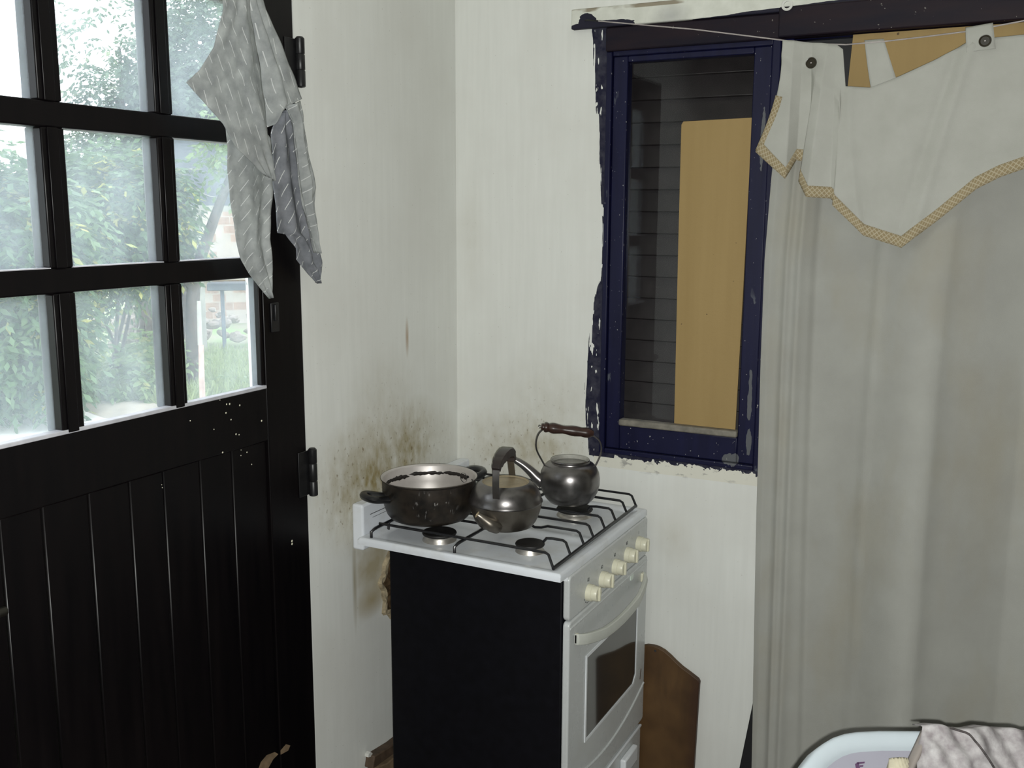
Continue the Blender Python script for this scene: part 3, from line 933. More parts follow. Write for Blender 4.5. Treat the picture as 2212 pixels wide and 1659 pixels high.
# ------------------------------------------------------------------ pot
px_, py_ = .181, -.450
pot = thing('cooking_pot', 'wide blackened pot without lid, two black handles, on the rear burner', 'pot', (px_, py_, PZ))
H = .1035
prof_out = [(0, 0), (.088, 0), (.098, .004), (.106, .014), (.113, .034), (.1165, .060), (.1175, H - .004), (.1205, H - .002), (.1215, H), (.1205, H + .0015)]
MB().lathe(prof_out, (px_, py_, PZ), n=64).obj('outer_wall', M['pot'], pot)
prof_in = [(.1205, H + .0015), (.1175, H), (.1145, H - .004), (.1140, .060), (.110, .034), (.103, .014), (.096, .006), (.086, .0035), (0, .0035)]
MB().lathe(prof_in, (px_, py_, PZ), n=64).obj('inner_wall', M['steel_in'], pot)
# burnt streaks under the rim on the inside
ch = MB()
for a0, a1, z0, z1 in ((100, 150, .077, .087), (62, 104, .079, .089), (148, 196, .072, .084), (196, 222, .068, .078), (22, 52, .081, .087)):
    nseg = 18
    vs, fs = [], []
    for i in range(nseg + 1):
        a = math.radians(a0 + (a1 - a0) * i / nseg)
        e = min(1, 6 * i / nseg, 6 * (1 - i / nseg))
        zm = (z0 + z1) / 2 + random.uniform(-.0012, .0012)
        hh = (z1 - z0) / 2 * e * random.uniform(.6, 1.1)
        for zz in (zm - hh, zm + hh):
            vs.append((px_ + .1136 * math.cos(a), py_ + .1136 * math.sin(a), PZ + zz))
    for i in range(nseg):
        fs.append((2 * i, 2 * i + 2, 2 * i + 3, 2 * i + 1))
    ch.add(vs, fs)
o = ch.obj('burnt_streaks', M['char'], pot, solid=.0006)
o['kind'] = 'stuff'
HA = math.radians(-126)
for ang, zh in ((HA, .062), (math.radians(70), .080)):
    e = Vector((math.cos(ang), math.sin(ang), 0)); t = Vector((-e.y, e.x, 0))
    c = Vector((px_, py_, PZ + zh))
    pts = [c + e * .113 + t * .018, c + e * .127 + t * .020 + Vector((0, 0, .002)), c + e * .148 + t * .027 + Vector((0, 0, .006)), c + e * .163 + t * .020 + Vector((0, 0, .009)), c + e * .169 + Vector((0, 0, .010)),
           c + e * .163 - t * .020 + Vector((0, 0, .009)), c + e * .148 - t * .027 + Vector((0, 0, .006)), c + e * .127 - t * .020 + Vector((0, 0, .002)), c + e * .113 - t * .018]
    hd = MB().tube(catmull(pts, 4), .0105, 10, flat=.85).obj('handle', M['bakelite'], pot)
    MB().lathe([(.013, 0), (.012, .004), (.009, .006), (0, .006)], c + e * .112, e, 14).obj('handle_mount', M['bakelite'], hd)
    if ang != HA:
        rv = MB()
        for sgn in (-1, 1):
            rv.lathe([(.0065, 0), (.006, .002), (.003, .0035), (0, .0035)], c + e * .1135 + t * (.007 * sgn) + Vector((0, 0, .002)), -e, 14)
        rv.obj('rivet', M['char'], pot)

# ------------------------------------------------------------------ squat kettle in front
kx, ky = .384, -.424
k2 = thing('squat_kettle', 'squat steel kettle with fixed bridge handle in the middle of the stove', 'kettle', (kx, ky, PZ))
prof = [(0, 0), (.060, 0), (.067, .003), (.076, .016), (.084, .036), (.0885, .054), (.0895, .0605)]
MB().lathe(prof, (kx, ky, PZ), n=56).obj('body', M['steel_dirty'], k2)
prof = [(.0895, .0605), (.0910, .0625), (.0908, .065), (.0880, .068), (.0860, .078), (.0790, .094), (.0680, .1055), (.0600, .1095), (.0575, .1105)]
MB().lathe(prof, (kx, ky, PZ), n=56).obj('shoulder', M['steel'], k2)
prof = [(.0575, .1105), (.0560, .1080), (.0535, .1070), (.0515, .1085), (.030, .1095), (0, .110)]
o = MB().lathe(prof, (kx, ky, PZ), n=48).obj('lid_disc', M['steel_lid'], k2)
o['label'] = 'browned sunken lid disc'
# spout on the near left side
sd = Vector((-.05, -1, 0)).normalized()
sd = Vector((.02, -1, 0)).normalized()
c = Vector((kx, ky, PZ))
sp_a = c + sd * .070 + Vector((.010, 0, .020))
pts = [sp_a, c + sd * .086 + Vector((.006, 0, .026)), c + sd * .094 + Vector((-.004, 0, .036)), c + sd * .099 + Vector((-.016, 0, .046)), c + sd * .103 + Vector((-.024, 0, .052))]
sp_ = MB().tube(catmull(pts, 4), [.019, .0185, .018, .0175, .017, .016, .015, .0138, .0126, .0115, .0105, .0096, .0090, .0086, .0082, .0080, .0080], 14).obj('spout', M['steel_dirty'], k2)
e = pts[-1]; ax = (pts[-1] - pts[-2]).normalized()
MB().lathe([(.0080, -.001), (.0088, 0), (.0080, .0014), (.0062, .001), (.0055, -.004), (0, -.004)], e, ax, 16).obj('spout_lip', M['steel_lid'], sp_)
# bridge handle from near-left to far-right
hdir = Vector((.22, 1, 0)).normalized()
hdir = Vector((-.20, .98, 0)).normalized()
hp = Vector((-hdir.y, hdir.x, 0))
def strap(pts, w, th, name, mat, parent):
    P = catmull(pts, 5)
    vs, fs = [], []
    for i, p in enumerate(P):
        a = P[max(i - 1, 0)]; b_ = P[min(i + 1, len(P) - 1)]
        t = (b_ - a).normalized(); nn = t.cross(hp).normalized()
        ww = w[i * (len(w) - 1) // (len(P) - 1)] if isinstance(w, list) else w
        tt = th[i * (len(th) - 1) // (len(P) - 1)] if isinstance(th, list) else th
        for a1, b1 in ((-1, -1), (1, -1), (1, 1), (-1, 1)):
            vs.append(p + hp * (a1 * ww) + nn * (b1 * tt))
    for i in range(len(P) - 1):
        for q in range(4):
            fs.append((i * 4 + q, i * 4 + (q + 1) % 4, i * 4 + 4 + (q + 1) % 4, i * 4 + 4 + q))
    fs += [(0, 1, 2, 3), tuple((len(P) - 1) * 4 + q for q in (3, 2, 1, 0))]
    return MB().add(vs, fs).obj(name, mat, parent, bevel=.001)
Z = lambda h: Vector((0, 0, h))
near = [c - hdir * .080 + Z(.088), c - hdir * .084 + Z(.112), c - hdir * .084 + Z(.142), c - hdir * .078 + Z(.164), c - hdir * .068 + Z(.174)]
far = [c + hdir * .062 + Z(.106), c + hdir * .054 + Z(.126), c + hdir * .046 + Z(.146), c + hdir * .040 + Z(.160)]
hn = strap(near, .0085, .0008, 'handle_strap', M['steel'], k2)
hn['label'] = 'bright steel strap'
strap(far, .0085, .0008, 'handle_strap', M['steel_dirty'], k2)
grip = [c - hdir * .082 + Z(.160), c - hdir * .068 + Z(.171), c - hdir * .046 + Z(.178), c - hdir * .022 + Z(.182), c + hdir * .004 + Z(.182), c + hdir * .028 + Z(.177), c + hdir * .044 + Z(.166), c + hdir * .046 + Z(.150)]
strap(grip, [.010, .0115, .0125, .013, .013, .0125, .0115, .0105], [.007, .009, .010, .010, .010, .009, .0075, .005], 'handle_grip', M['grip_brown'], k2)

# ------------------------------------------------------------------ round kettle at the back
qx, qy = .443, -.170
k1 = thing('round_kettle', 'round steel kettle without lid, turned wooden bail handle, by the window', 'kettle', (qx, qy, PZ))
prof = [(0, 0), (.046, 0), (.054, .003), (.064, .014), (.073, .030), (.0785, .050), (.0790, .066), (.0765, .082), (.0700, .096), (.0610, .105), (.0540, .108), (.0515, .109), (.0505, .112), (.0515, .115), (.0505, .117)]
c = Vector((qx, qy, PZ))
MB().lathe(prof, c, n=60).obj('body', M['steel'], k1)
prof = [(.0505, .117), (.0480, .116), (.0465, .112), (.0470, .107), (.060, .098), (.072, .07), (.066, .02), (.045, .004), (0, .004)]
MB().lathe(prof, c, n=48).obj('inner_wall', M['kettle_in'], k1)
bd = Vector((.889, .458, 0)) * 1.0      # the bail runs across the view
sdir = Vector((-.93, -.36, 0)).normalized()
pts = [c + sdir * .070 + Z(.050), c + sdir * .088 + Z(.064), c + sdir * .104 + Z(.080), c + sdir * .126 + Z(.098), c + sdir * .150 + Z(.112)]
ns = len(catmull(pts, 4))
MB().tube(catmull(pts, 4), [.017 - .0095 * i / (ns - 1) for i in range(ns)], 14).obj('spout', M['steel'], k1)
bail_l = [c - bd * .066 + Z(.098), c - bd * .074 + Z(.112), c - bd * .088 + Z(.140), c - bd * .090 + Z(.164), c - bd * .083 + Z(.186), c - bd * .068 + Z(.200)]
bail_r = [c + bd * .066 + Z(.098), c + bd * .072 + Z(.110), c + bd * .080 + Z(.132), c + bd * .081 + Z(.152), c + bd * .073 + Z(.170), c + bd * .056 + Z(.182)]
for pts in (bail_l, bail_r):
    MB().tube(catmull(pts, 5), .0022, 8).obj('bail_wire', M['steel'], k1)
gp, gq = c - bd * .077 + Z(.2035), c + bd * .060 + Z(.1855)
L = (gq - gp).length
gprof = [(0, 0), (.006, 0), (.0075, .003), (.0075, .007), (.0105, .009), (.0115, .013), (.0105, .017), (.0092, .020), (.0115, .028), (.0118, .034), (.0095, .052), (.0088, .058), (.0092, .064), (.0112, .080), (.0115, .090), (.0100, .106), (.0112, .116), (.0108, .126), (.0085, .132), (.006, L), (0, L)]
MB().lathe([(r_ * 1.18, h_) for r_, h_ in gprof], gp, gq - gp, 24).obj('wooden_grip', M['wood_grip'], k1)
MB().tube([gp + Vector((math.cos(a) * .0035, 0, math.sin(a) * .0035)) + bd * -.004 for a in [i * math.pi / 5 for i in range(10)]], .001, 6, closed=True).obj('hook_eye', M['steel'], k1)

# ------------------------------------------------------------------ board beside the stove
poly = [(.625 - .125, 0), (.760, 0), (.7695, .40), (.7705, .408), (.766, .416), (.745, .428), (.720, .441), (.700, .455), (.685, .467), (.668, .478), (.650, .4845), (.635, .486), (.618, .4845), (.60, .478), (.584, .467), (.568, .455), (.55, .44), (.52, .425), (.500, .412)]
bo = MB().prism(poly, (0, -.006, 0), (1, 0, 0), (0, 0, 1), (0, -1, 0), .016).obj('cutting_board', M['board'], bevel=.002)
tag(bo, 'tall brown wooden board with rounded top leaning beside the oven', 'board')
MB().lathe([(.0035, 0), (.003, .0006), (0, .0006)], (.6425, -.022, .474), (0, -1, 0), 12).obj('nail_hole', M['ink'], bo)

# broken plank on the floor behind the stove
pl = thing('broken_plank', 'broken brown plank on edge against the wall behind the stove', 'plank', (.03, -.40, 0))
MB().prism([(-.60, 0), (-.25, 0), (-.25, .185), (-.44, .187), (-.50, .205), (-.525, .20), (-.55, .180), (-.575, .14), (-.59, .08)], (.012, 0, 0), (0, 1, 0), (0, 0, 1), (1, 0, 0), .02).obj('face', M['plank_wood'], pl, bevel=.003)
MB().prism([(-.505, .203), (-.25, .186), (-.25, .222), (-.40, .224), (-.495, .236)], (.002, 0, 0), (0, 1, 0), (0, 0, 1), (1, 0, 0), .028).obj('top_edge', M['plank_dark'], pl, bevel=.003)
MB().prism([(-.507, .236), (-.490, .230), (-.488, .238), (-.496, .246), (-.505, .244)], (.006, 0, 0), (0, 1, 0), (0, 0, 1), (1, 0, 0), .012).obj('plaster_chip', M['ceiling'], pl, smooth=False)

# black batten behind the curtain edge
o = MB().add([(.868, -.055, 0), (1.00, -.055, 0), (.952, -.018, .42), (.919, -.018, .405), (.868, -.030, 0), (1.00, -.030, 0), (.952, -.003, .42), (.919, -.003, .405)],
             [(0, 1, 2, 3), (7, 6, 5, 4), (0, 4, 5, 1), (1, 5, 6, 2), (2, 6, 7, 3), (3, 7, 4, 0)]).obj('wooden_batten', M['black_wood'], bevel=.002)
tag(o, 'black pointed batten leaning behind the lower edge of the curtain', 'batten')

# ------------------------------------------------------------------ cloths
def loft(name, sheets, mat, parent=None, solid=.0016, nu=26, nv=44, axis='x', rot=None, wob=.004, tile=.05):
    """sheets: (depth, left curve, right curve, fold) in the (a, z) plane of a wall"""
    mb = MB()
    for si, (dep, lc, rc, fold) in enumerate(sheets):
        def fn(u, v):
            l = polyline(lc, v); r = polyline(rc, v)
            a = l[0] + (r[0] - l[0]) * u; z = l[1] + (r[1] - l[1]) * u
            d = dep + fold(u, v)
            return (d, a, z) if axis == 'x' else (a, -d, z)
        def uvf(u, v):
            p = fn(u, v)
            a, z = (p[1], p[2]) if axis == 'x' else (p[0], p[2])
            th = rot[si] if rot else 0
            return (a * math.cos(th) + z * math.sin(th) + 2, -a * math.sin(th) + z * math.cos(th) + 2)
        mb.grid(fn, nu, nv, uvf)
    return mb.obj(name, mat, parent, solid=solid, angle=180)

def folds(amps):
    def f(u, v):
        s = 0
        for c0, c1, w, a in amps:
            c = c0 + (c1 - c0) * v
            s += a * math.exp(-((u - c) / w) ** 2)
        s += .0016 * math.sin(17 * u + 9 * v) * math.sin(11 * v + 3 * u) + .0008 * math.sin(37 * v + 23 * u)
        return s
    return f
T1L = [(-.995, 2.112), (-.995, 2.045), (-1.007, 2.010), (-1.022, 1.974), (-1.061, 1.927), (-1.097, 1.900), (-1.053, 1.870), (-1.006, 1.833), (-.971, 1.790), (-.926, 1.763), (-.888, 1.739)]
T1R = [(-.905, 2.130), (-.905, 2.061), (-.897, 2.027), (-.890, 1.993), (-.881, 1.949), (-.876, 1.914), (-.871, 1.878), (-.869, 1.837), (-.867, 1.796), (-.864, 1.763), (-.861, 1.729)]
T2L = [(-.952, 2.122), (-.924, 2.058), (-.901, 2.001), (-.884, 1.950), (-.870, 1.897), (-.867, 1.874), (-.861, 1.850), (-.857, 1.833)]
T2R = [(-.880, 2.136), (-.855, 2.070), (-.826, 2.030), (-.799, 1.988), (-.771, 1.945), (-.752, 1.905), (-.794, 1.889), (-.832, 1.862)]
T3L = [(-.973, 1.842), (-.969, 1.808), (-.969, 1.755), (-.967, 1.692), (-.956, 1.628), (-.944, 1.571), (-.912, 1.532), (-.860, 1.485)]
T3R = [(-.872, 1.850), (-.831, 1.817), (-.829, 1.760), (-.835, 1.703), (-.843, 1.655), (-.849, 1.606), (-.843, 1.548), (-.851, 1.489)]
T4L = [(-0.801, 1.885), (-0.779, 1.857), (-0.770, 1.792), (-0.764, 1.724), (-0.751, 1.674), (-0.728, 1.624), (-0.711, 1.578)]
T4R = [(-0.749, 1.901), (-0.742, 1.861), (-0.729, 1.794), (-0.706, 1.720), (-0.714, 1.685), (-0.705, 1.624), (-0.698, 1.574)]
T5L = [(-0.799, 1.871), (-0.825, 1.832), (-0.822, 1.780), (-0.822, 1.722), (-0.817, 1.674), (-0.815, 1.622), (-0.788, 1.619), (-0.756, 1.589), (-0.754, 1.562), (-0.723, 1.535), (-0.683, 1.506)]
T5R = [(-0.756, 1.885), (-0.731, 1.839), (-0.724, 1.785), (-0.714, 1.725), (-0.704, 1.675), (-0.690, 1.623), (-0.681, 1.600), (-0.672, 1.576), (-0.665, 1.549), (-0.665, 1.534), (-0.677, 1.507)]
ext = lambda c, p: [p] + c
sheets = [(.070, ext(T1L, (-.955, 2.19)), ext(T1R, (-.918, 2.19)), folds([(.55, .9, .12, .010), (1.05, 1.05, .15, -.012), (.2, .5, .3, .006)])),
          (.058, ext(T2L, (-.93, 2.19)), ext(T2R, (-.905, 2.19)), folds([(.12, .1, .16, -.016), (.45, .5, .14, .010), (.75, .6, .10, -.007)])),
          (.044, T3L, T3R, folds([(.25, .5, .18, .008), (.9, .8, .15, -.010)])),
          (.054, T4L, T4R, folds([(.3, .35, .15, -.010), (.62, .62, .14, .008)])),
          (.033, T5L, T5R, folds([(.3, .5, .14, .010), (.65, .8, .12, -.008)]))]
tw = thing('dish_towel', 'grey mottled dish towel with white dashes hung on the black door', 'towel', (.05, -.9, 1.5))
loft('cloth', sheets[:4], M['towel'], tw, rot=[.40, .40, -.75, -.75])
o = loft('inner_fold', sheets[4:], M['towel_shade'], tw, rot=[-.5])
MB().lathe([(.0035, 0), (.0035, .085), (.007, .086), (.007, .09), (0, .09)], (.0021, -.925, 2.178), (1, 0, .12), 10).obj('nail', M['black_iron'], door)
# curtain wire
wire_pts = [(.442, -.030, 2.151), (.707, -.060, 2.106), (.928, -.080, 2.062), (1.0, -.085, 2.049), (1.067, -.088, 2.042), (1.150, -.09, 2.043), (1.235, -.09, 2.047), (1.325, -.092, 2.052), (1.369, -.092, 2.058), (1.422, -.090, 2.065), (1.60, -.07, 2.095), (1.85, -.022, 2.135)]
wt = thing('curtain_wire', 'thin slack wire strung from the window corner to hold the curtain', 'wire', (.93, -.08, 2.06))
MB().tube(wire_pts, .0016, 6).obj('strand', M['wire'], wt)
MB().tube([(.40, -.0185, 2.158), (.414, -.028, 2.156), (.442, -.030, 2.151)], .0022, 6).obj('hook', M['black_iron'], wt)

# main curtain
def left_edge(z):
    pts = [(0.0, .942), (.228, .936), (.932, .914), (1.30, .905), (1.558, .902), (1.75, .908), (1.93, .918), (2.06, .925)]
    for (a, b), (c_, d) in zip(pts, pts[1:]):
        if z <= c_:
            return b + (d - b) * (z - a) / (c_ - a)
    return pts[-1][1]
def wire_z(x):
    for p, q in zip(wire_pts, wire_pts[1:]):
        if x <= q[0]:
            return p[2] + (q[2] - p[2]) * max(0, (x - p[0])) / (q[0] - p[0])
    return wire_pts[-1][2]
def curt(u, v):
    ztop = wire_z(.925 + .6 * u) - .12
    z = ztop + (.03 - ztop) * v
    xl = left_edge(z)
    xr = 1.80
    # more columns near the folded left edge
    uu = u ** 1.5
    x = xl + (xr - xl) * uu
    q = x - xl
    sp = 1 - .25 * v
    d = -.048
    fz = .40 + .60 * min(1.0, v * 2.0)
    for c, w, a in ((.016, .022, .010), (.056, .012, .015), (.086, .016, .019)):
        cc = c * (1.0 + .06 * math.sin(3 * v) - .22 * v); d -= a * math.exp(-(abs(q - cc) / w) ** 1.5)
    d += .016 / (1 + math.exp(-(q - .112 - .01 * v) / .0035))
    d -= fz * (.030 * math.exp(-((q - .30 + .04 * v) / .15) ** 2) + .022 / (1 + math.exp(-(q - .24) / .04)))
    qc = .425 - .045 * v
    d += fz * (.030 / (1 + math.exp(-(q - qc) / .012)) + .085 * max(0.0, min(1.0, (q - qc) / .17)) - .115 / (1 + math.exp(-(q - qc + .09) / .035)) + .02 * max(0.0, min(1.0, (q - qc - .22) / .2)))
    d -= .020 * math.exp(-((q - .66) / .05) ** 2)
    d -= .006 * math.exp(-((q - .235 - .04 * (1 - v)) / .012) ** 2) * (1 - v)
    d -= .030 * v
    d += .0015 * math.sin(40 * q + 3 * z) * math.sin(5 * z)
    return (x, min(d, -.019), z)
cur = thing('curtain', 'long unbleached cotton curtain hanging to the floor over the second window', 'curtain', (1.3, -.07, .03))
MB().grid(curt, 190, 70).obj('cloth', M['curtain'], cur, solid=.0012, angle=180)

# valance with lace trim
vt = [(.928, 2.060), (.954, 2.057), (.975, 2.053), (.995, 2.050), (1.016, 2.047), (1.031, 2.044), (1.050, 2.041), (1.064, 2.030), (1.075, 1.949), (1.127, 1.944), (1.188, 1.965), (1.257, 1.995), (1.314, 2.025), (1.371, 2.033), (1.425, 2.035), (1.50, 2.02), (1.60, 2.03), (1.72, 2.05)]
vb = [(.881, 1.814), (.954, 1.751), (.971, 1.794), (1.004, 1.790), (.984, 1.745), (1.007, 1.709), (1.058, 1.706), (1.066, 1.700), (1.066, 1.690), (1.137, 1.623), (1.218, 1.598), (1.290, 1.660), (1.359, 1.725), (1.402, 1.749), (1.447, 1.766), (1.53, 1.72), (1.62, 1.62), (1.75, 1.76)]
vy = [.106, .122, .092, .090, .112, .130, .120, .126, .132, .124, .130, .126, .124, .124, .122, .116, .116, .110]
NV = len(vt) - 1
def val_pt(u, v, off=0):
    s = u * NV
    i = min(int(s), NV - 1); f = s - i
    lerp = lambda A: [a + (b_ - a) * f for a, b_ in zip(A[i], A[i + 1])]
    t, b_ = lerp(vt), lerp(vb)
    y0 = vy[i] + (vy[i + 1] - vy[i]) * f
    x = t[0] + (b_[0] - t[0]) * v
    z = t[1] + (b_[1] - t[1]) * v
    # sagging left edge
    if s < 1:
        x += (1 - s) * .017 * math.sin(math.pi * v)
    amp = .35 + .65 * v
    d = .096 + (y0 - .096) * amp
    d += .0035 * math.sin(x * 60 + 2 * z) * math.exp(-((x - 1.0) / .09) ** 2)
    d += .006 * math.exp(-((x - (1.33 - .09 * v)) / .014) ** 2)
    d -= .005 * math.exp(-((x - (1.30 - .10 * v)) / .012) ** 2)
    d += .004 * math.exp(-((x - (1.085 + .045 * v * v)) / .010) ** 2)
    if s < 7.5:
        d += .006 * math.exp(-((v - .22 - .03 * (s - 3)) / .05) ** 2)
    return (x, -d - off, z)
va = thing('curtain_valance', 'scalloped cotton valance with beige lace trim buttoned over the curtain', 'valance', (1.25, -.1, 1.7))
nu_, nv_ = NV * 12, 40
MB().grid(lambda u, v: val_pt(u, v), nu_, nv_).obj('cloth', M['valance'], va, solid=.0012, angle=180)
# lace along the lower hem and the left edge
def lace_pt(u, w):
    p1 = val_pt(u, 1.0); p0 = val_pt(u, 0.0)
    ln = math.dist(p0, p1)
    return val_pt(u, 1.0 + .004 / ln - w * .026 / ln, .0022)
acc = [0.0]
for i in range(nu_):
    acc.append(acc[-1] + math.dist(val_pt(i / nu_, 1), val_pt((i + 1) / nu_, 1)))
MB().grid(lace_pt, nu_, 3, lambda u, w: (acc[round(u * nu_)], w * .026)).obj('lace_trim', M['lace'], va, solid=.0015, angle=180)
def lace2(u, w):
    p = val_pt(0, .50 + .5 * u)
    return (p[0] - .002 + w * .016, p[1] - .0024, p[2] - w * .004)
MB().grid(lace2, 20, 2, lambda u, w: (u * .13, w * .02)).obj('lace_trim', M['lace'], va, solid=.0015, angle=180)
def loop_strip(q, y):
    (a, b_, c_, d) = q
    def f(u, v):
        t = [a[0] + (b_[0] - a[0]) * u, a[1] + (b_[1] - a[1]) * u]
        m = [d[0] + (c_[0] - d[0]) * u, d[1] + (c_[1] - d[1]) * u]
        return (t[0] + (m[0] - t[0]) * v, -(y - .004 + .010 * math.sin(math.pi * min(1, v * 1.2)) * .6 + .012 * v), t[1] + (m[1] - t[1]) * v)
    return MB().grid(f, 8, 12).obj('loop', M['valance'], va, solid=.0012, angle=180)
loop_strip([(1.106, 2.049), (1.147, 2.049), (1.184, 1.950), (1.130, 1.930)], .090)
loop_strip([(1.312, 2.058), (1.364, 2.064), (1.374, 2.010), (1.318, 2.006)], .104)
for x, z, y in ((1.000, 2.002, .1235), (1.353, 2.025, .1225)):
    bt = MB().lathe([(.0118, 0), (.0125, .0015), (.0118, .0035), (.0095, .0030), (.0088, .0022), (0, .0022)], (x, -y, z), (0, -1, 0), 24).obj('button', M['button'], va)
    MB().lathe([(.0018, 0), (.0016, .0012), (0, .0012)], (x, -y - .0021, z), (0, -1, 0), 8).obj('thread', M['wire'], bt)

# ------------------------------------------------------------------ white appliance with cloth, bottom right
A = Vector((.889, .458, 0)); NN = Vector((.458, -.889, 0)); U = Vector((0, 0, 1))
th = math.radians(50)
D = NN * math.cos(th) - U * math.sin(th)
NF = NN * math.sin(th) + U * math.cos(th)
O = Vector((1.322, -.933, .86))
ap = thing('plastic_appliance', 'white plastic appliance with rounded corners and recessed top, bottom right corner', 'appliance', (1.45, -1.0, 0))
W2 = .46
out = [(-.235, .24), (-.133, .057), (-.120, .043), (-.108, .031), (-.092, .020), (-.075, .011), (-.056, .005), (-.037, .002), (0, 0), (W2 - .1, 0), (W2 - .03, .012), (W2, .05), (W2 + .06, .24)]
def inset(poly, g):
    n = len(poly); res = []
    for i in range(n):
        a, b_, c_ = Vector(poly[i - 1]), Vector(poly[i]), Vector(poly[(i + 1) % n])
        n1 = Vector((-(b_ - a).y, (b_ - a).x)).normalized(); n2 = Vector((-(c_ - b_).y, (c_ - b_).x)).normalized()
        m = (n1 + n2).normalized()
        res.append(tuple(b_ + m * (g / max(.4, m.dot(n1)))))
    return res
lv = [(0, -.045), (0, -.006), (.0035, -.001), (.008, 0), (.012, .0005), (.021, -.001), (.026, -.004), (.030, -.0075)]
vs, fs = [], []
n = len(out)
loops = []
for g, h in lv:
    pl_ = inset(out, g)
    loops.append([O + A * s_ + D * t_ + NF * h for s_, t_ in pl_])
for lp in loops:
    vs += lp
for i in range(len(loops) - 1):
    for q in range(n):
        fs.append((i * n + q, i * n + (q + 1) % n, (i + 1) * n + (q + 1) % n, (i + 1) * n + q))
MB().add(vs, fs).obj('rim', M['plastic'], ap, angle=60)
MB().add(loops[-1], [tuple(range(n))]).obj('inset_panel', M['plastic_in'], ap, smooth=False)
# body down to the floor
back = [O + A * s_ + D * t_ - NF * .044 for s_, t_ in inset(out, .004)]
low = []
for p in back:
    q_ = p - NN * .10 if False else p
    low.append(Vector((q_.x, q_.y, 0.0)))
MB().add([*back, *low], [tuple(range(n)), tuple(range(2 * n - 1, n - 1, -1))] + [(q, (q + 1) % n, n + (q + 1) % n, n + q) for q in range(n)]).obj('body', M['plastic'], ap, smooth=False)
# purple print on the inset panel (only the top of it is in view)
def on_ap(s_, t_, h=0):
    return O + A * s_ + D * t_ + NF * (h - .0072)
mk = MB()
mk.prism([(-.046, .050), (-.040, .047), (-.039, .058), (-.0455, .060)], O - NF * .0073, A, D, NF, .0006)
mk.prism([(-.043, .0475), (-.030, .0465), (-.031, .0490), (-.043, .0505)], O - NF * .0073, A, D, NF, .0006)
mk.prism([(-.039, .052), (-.033, .0515), (-.034, .054), (-.039, .0545)], O - NF * .0073, A, D, NF, .0006)
mk.obj('print', M['mark'], ap, smooth=False)

cl = thing('crumpled_cloth', 'crumpled white lacy cloth bundled on the white appliance', 'cloth', (1.5, -.95, .83))
def cloth_fn(u, v):
    s_ = .066 + (.40 - .066) * u
    t_ = -.012 + .20 * v
    s_ -= .075 * v * (1 - u) ** 2
    h = .012 + .016 * math.sin(math.pi * min(1, 2.5 * u + .05)) 
    h += .006 * math.sin(s_ * 95 + 25 * t_) * math.sin(40 * t_ + 8 * s_) + .004 * math.sin(160 * s_ - 70 * t_) + .003 * math.sin(33 * s_ + 110 * t_)
    h += .003 * math.sin(22 * s_) * 1.5
    if v < .06:
        h -= .05 * (.06 - v) / .06
    return O + A * s_ + D * (t_ + .0035 * math.sin(55 * s_ + 1.0)) + NF * h
MB().grid(cloth_fn, 90, 60).obj('lace_heap', M['lace_cloth'], cl, solid=.0012, angle=180)
def fold_fn(u, v):
    s_ = .064 - (.066 * v) + .020 * u * 1.0
    t_ = .001 + .095 * v
    h = .003 + .014 * math.sin(math.pi * u) + .004 * v
    return O + A * s_ + D * t_ + NF * h
MB().grid(fold_fn, 10, 24).obj('grey_fold', M['fold_cloth'], cl, solid=.0012, angle=180)
def cream_fn(u, v):
    s_ = .016 + .030 * u - .020 * v * (1 - u)
    t_ = .044 + .055 * v
    h = .006 + .014 * math.sin(math.pi * u) ** .7 * math.sin(math.pi * min(1, v + .25)) + .002 * math.sin(60 * u + 20 * v)
    return O + A * (s_ - .012) + D * t_ + NF * h
MB().grid(cream_fn, 16, 16).obj('cream_fold', M['cream_cloth'], cl, solid=.0012, angle=180)
pts = [O + A * s_ + D * t_ + NF * h for s_, t_, h in ((.100, .002, .030), (.108, .007, .037), (.122, .013, .040), (.130, .024, .040), (.137, .035, .040), (.148, .058, .040), (.16, .09, .038))]
MB().tube(catmull(pts, 4), .0017, 6).obj('string', M['string'], cl)

# ------------------------------------------------------------------ outdoors
structure(MB().grid(lambda u, v: (-34 + 33.85 * u, -12 + 50 * v, -.10 + .05 * math.sin(8 * u) * math.sin(9 * v) + .10 * (1 - u)), 40, 50).obj('garden_ground', M['ground']))
structure(MB().box((-6.2, -6, -.16), (-.151, 3.75, -.055)).obj('concrete_path', M['concrete'], smooth=False))
structure(MB().grid(lambda u, v: (-7.6 + 3.2 * u, 2.4 + 3.4 * v, -.055 + .03 * math.sin(9 * u + 4 * v) + .02 * math.sin(23 * v) - .06 * (abs(2 * u - 1) ** 3 + abs(2 * v - 1) ** 3)), 24, 24).obj('dirt_patch', M['dirt']))

def quads_obj(name, V, T, mat, parent=None):
    """V (n,4,3) leaf quads, T (n,) tints"""
    off = np.array(wloc(parent))
    n = len(V)
    me = bpy.data.meshes.new(name)
    me.vertices.add(n * 4); me.loops.add(n * 4); me.polygons.add(n)
    me.vertices.foreach_set('co', (V - off).reshape(-1).astype(np.float32))
    me.loops.foreach_set('vertex_index', np.arange(n * 4, dtype=np.int32))
    me.polygons.foreach_set('loop_start', np.arange(0, n * 4, 4, dtype=np.int32))
    at = me.attributes.new('tint', 'FLOAT', 'POINT')
    at.data.foreach_set('value', np.repeat(T, 4).astype(np.float32))
    me.materials.append(mat)
    me.update(calc_edges=True); me.validate()
    o = bpy.data.objects.new(name, me); COL.objects.link(o)
    o.parent = parent
    o['kind'] = 'stuff'
    return o

def unit(a):
    return a / np.linalg.norm(a, axis=-1, keepdims=True)

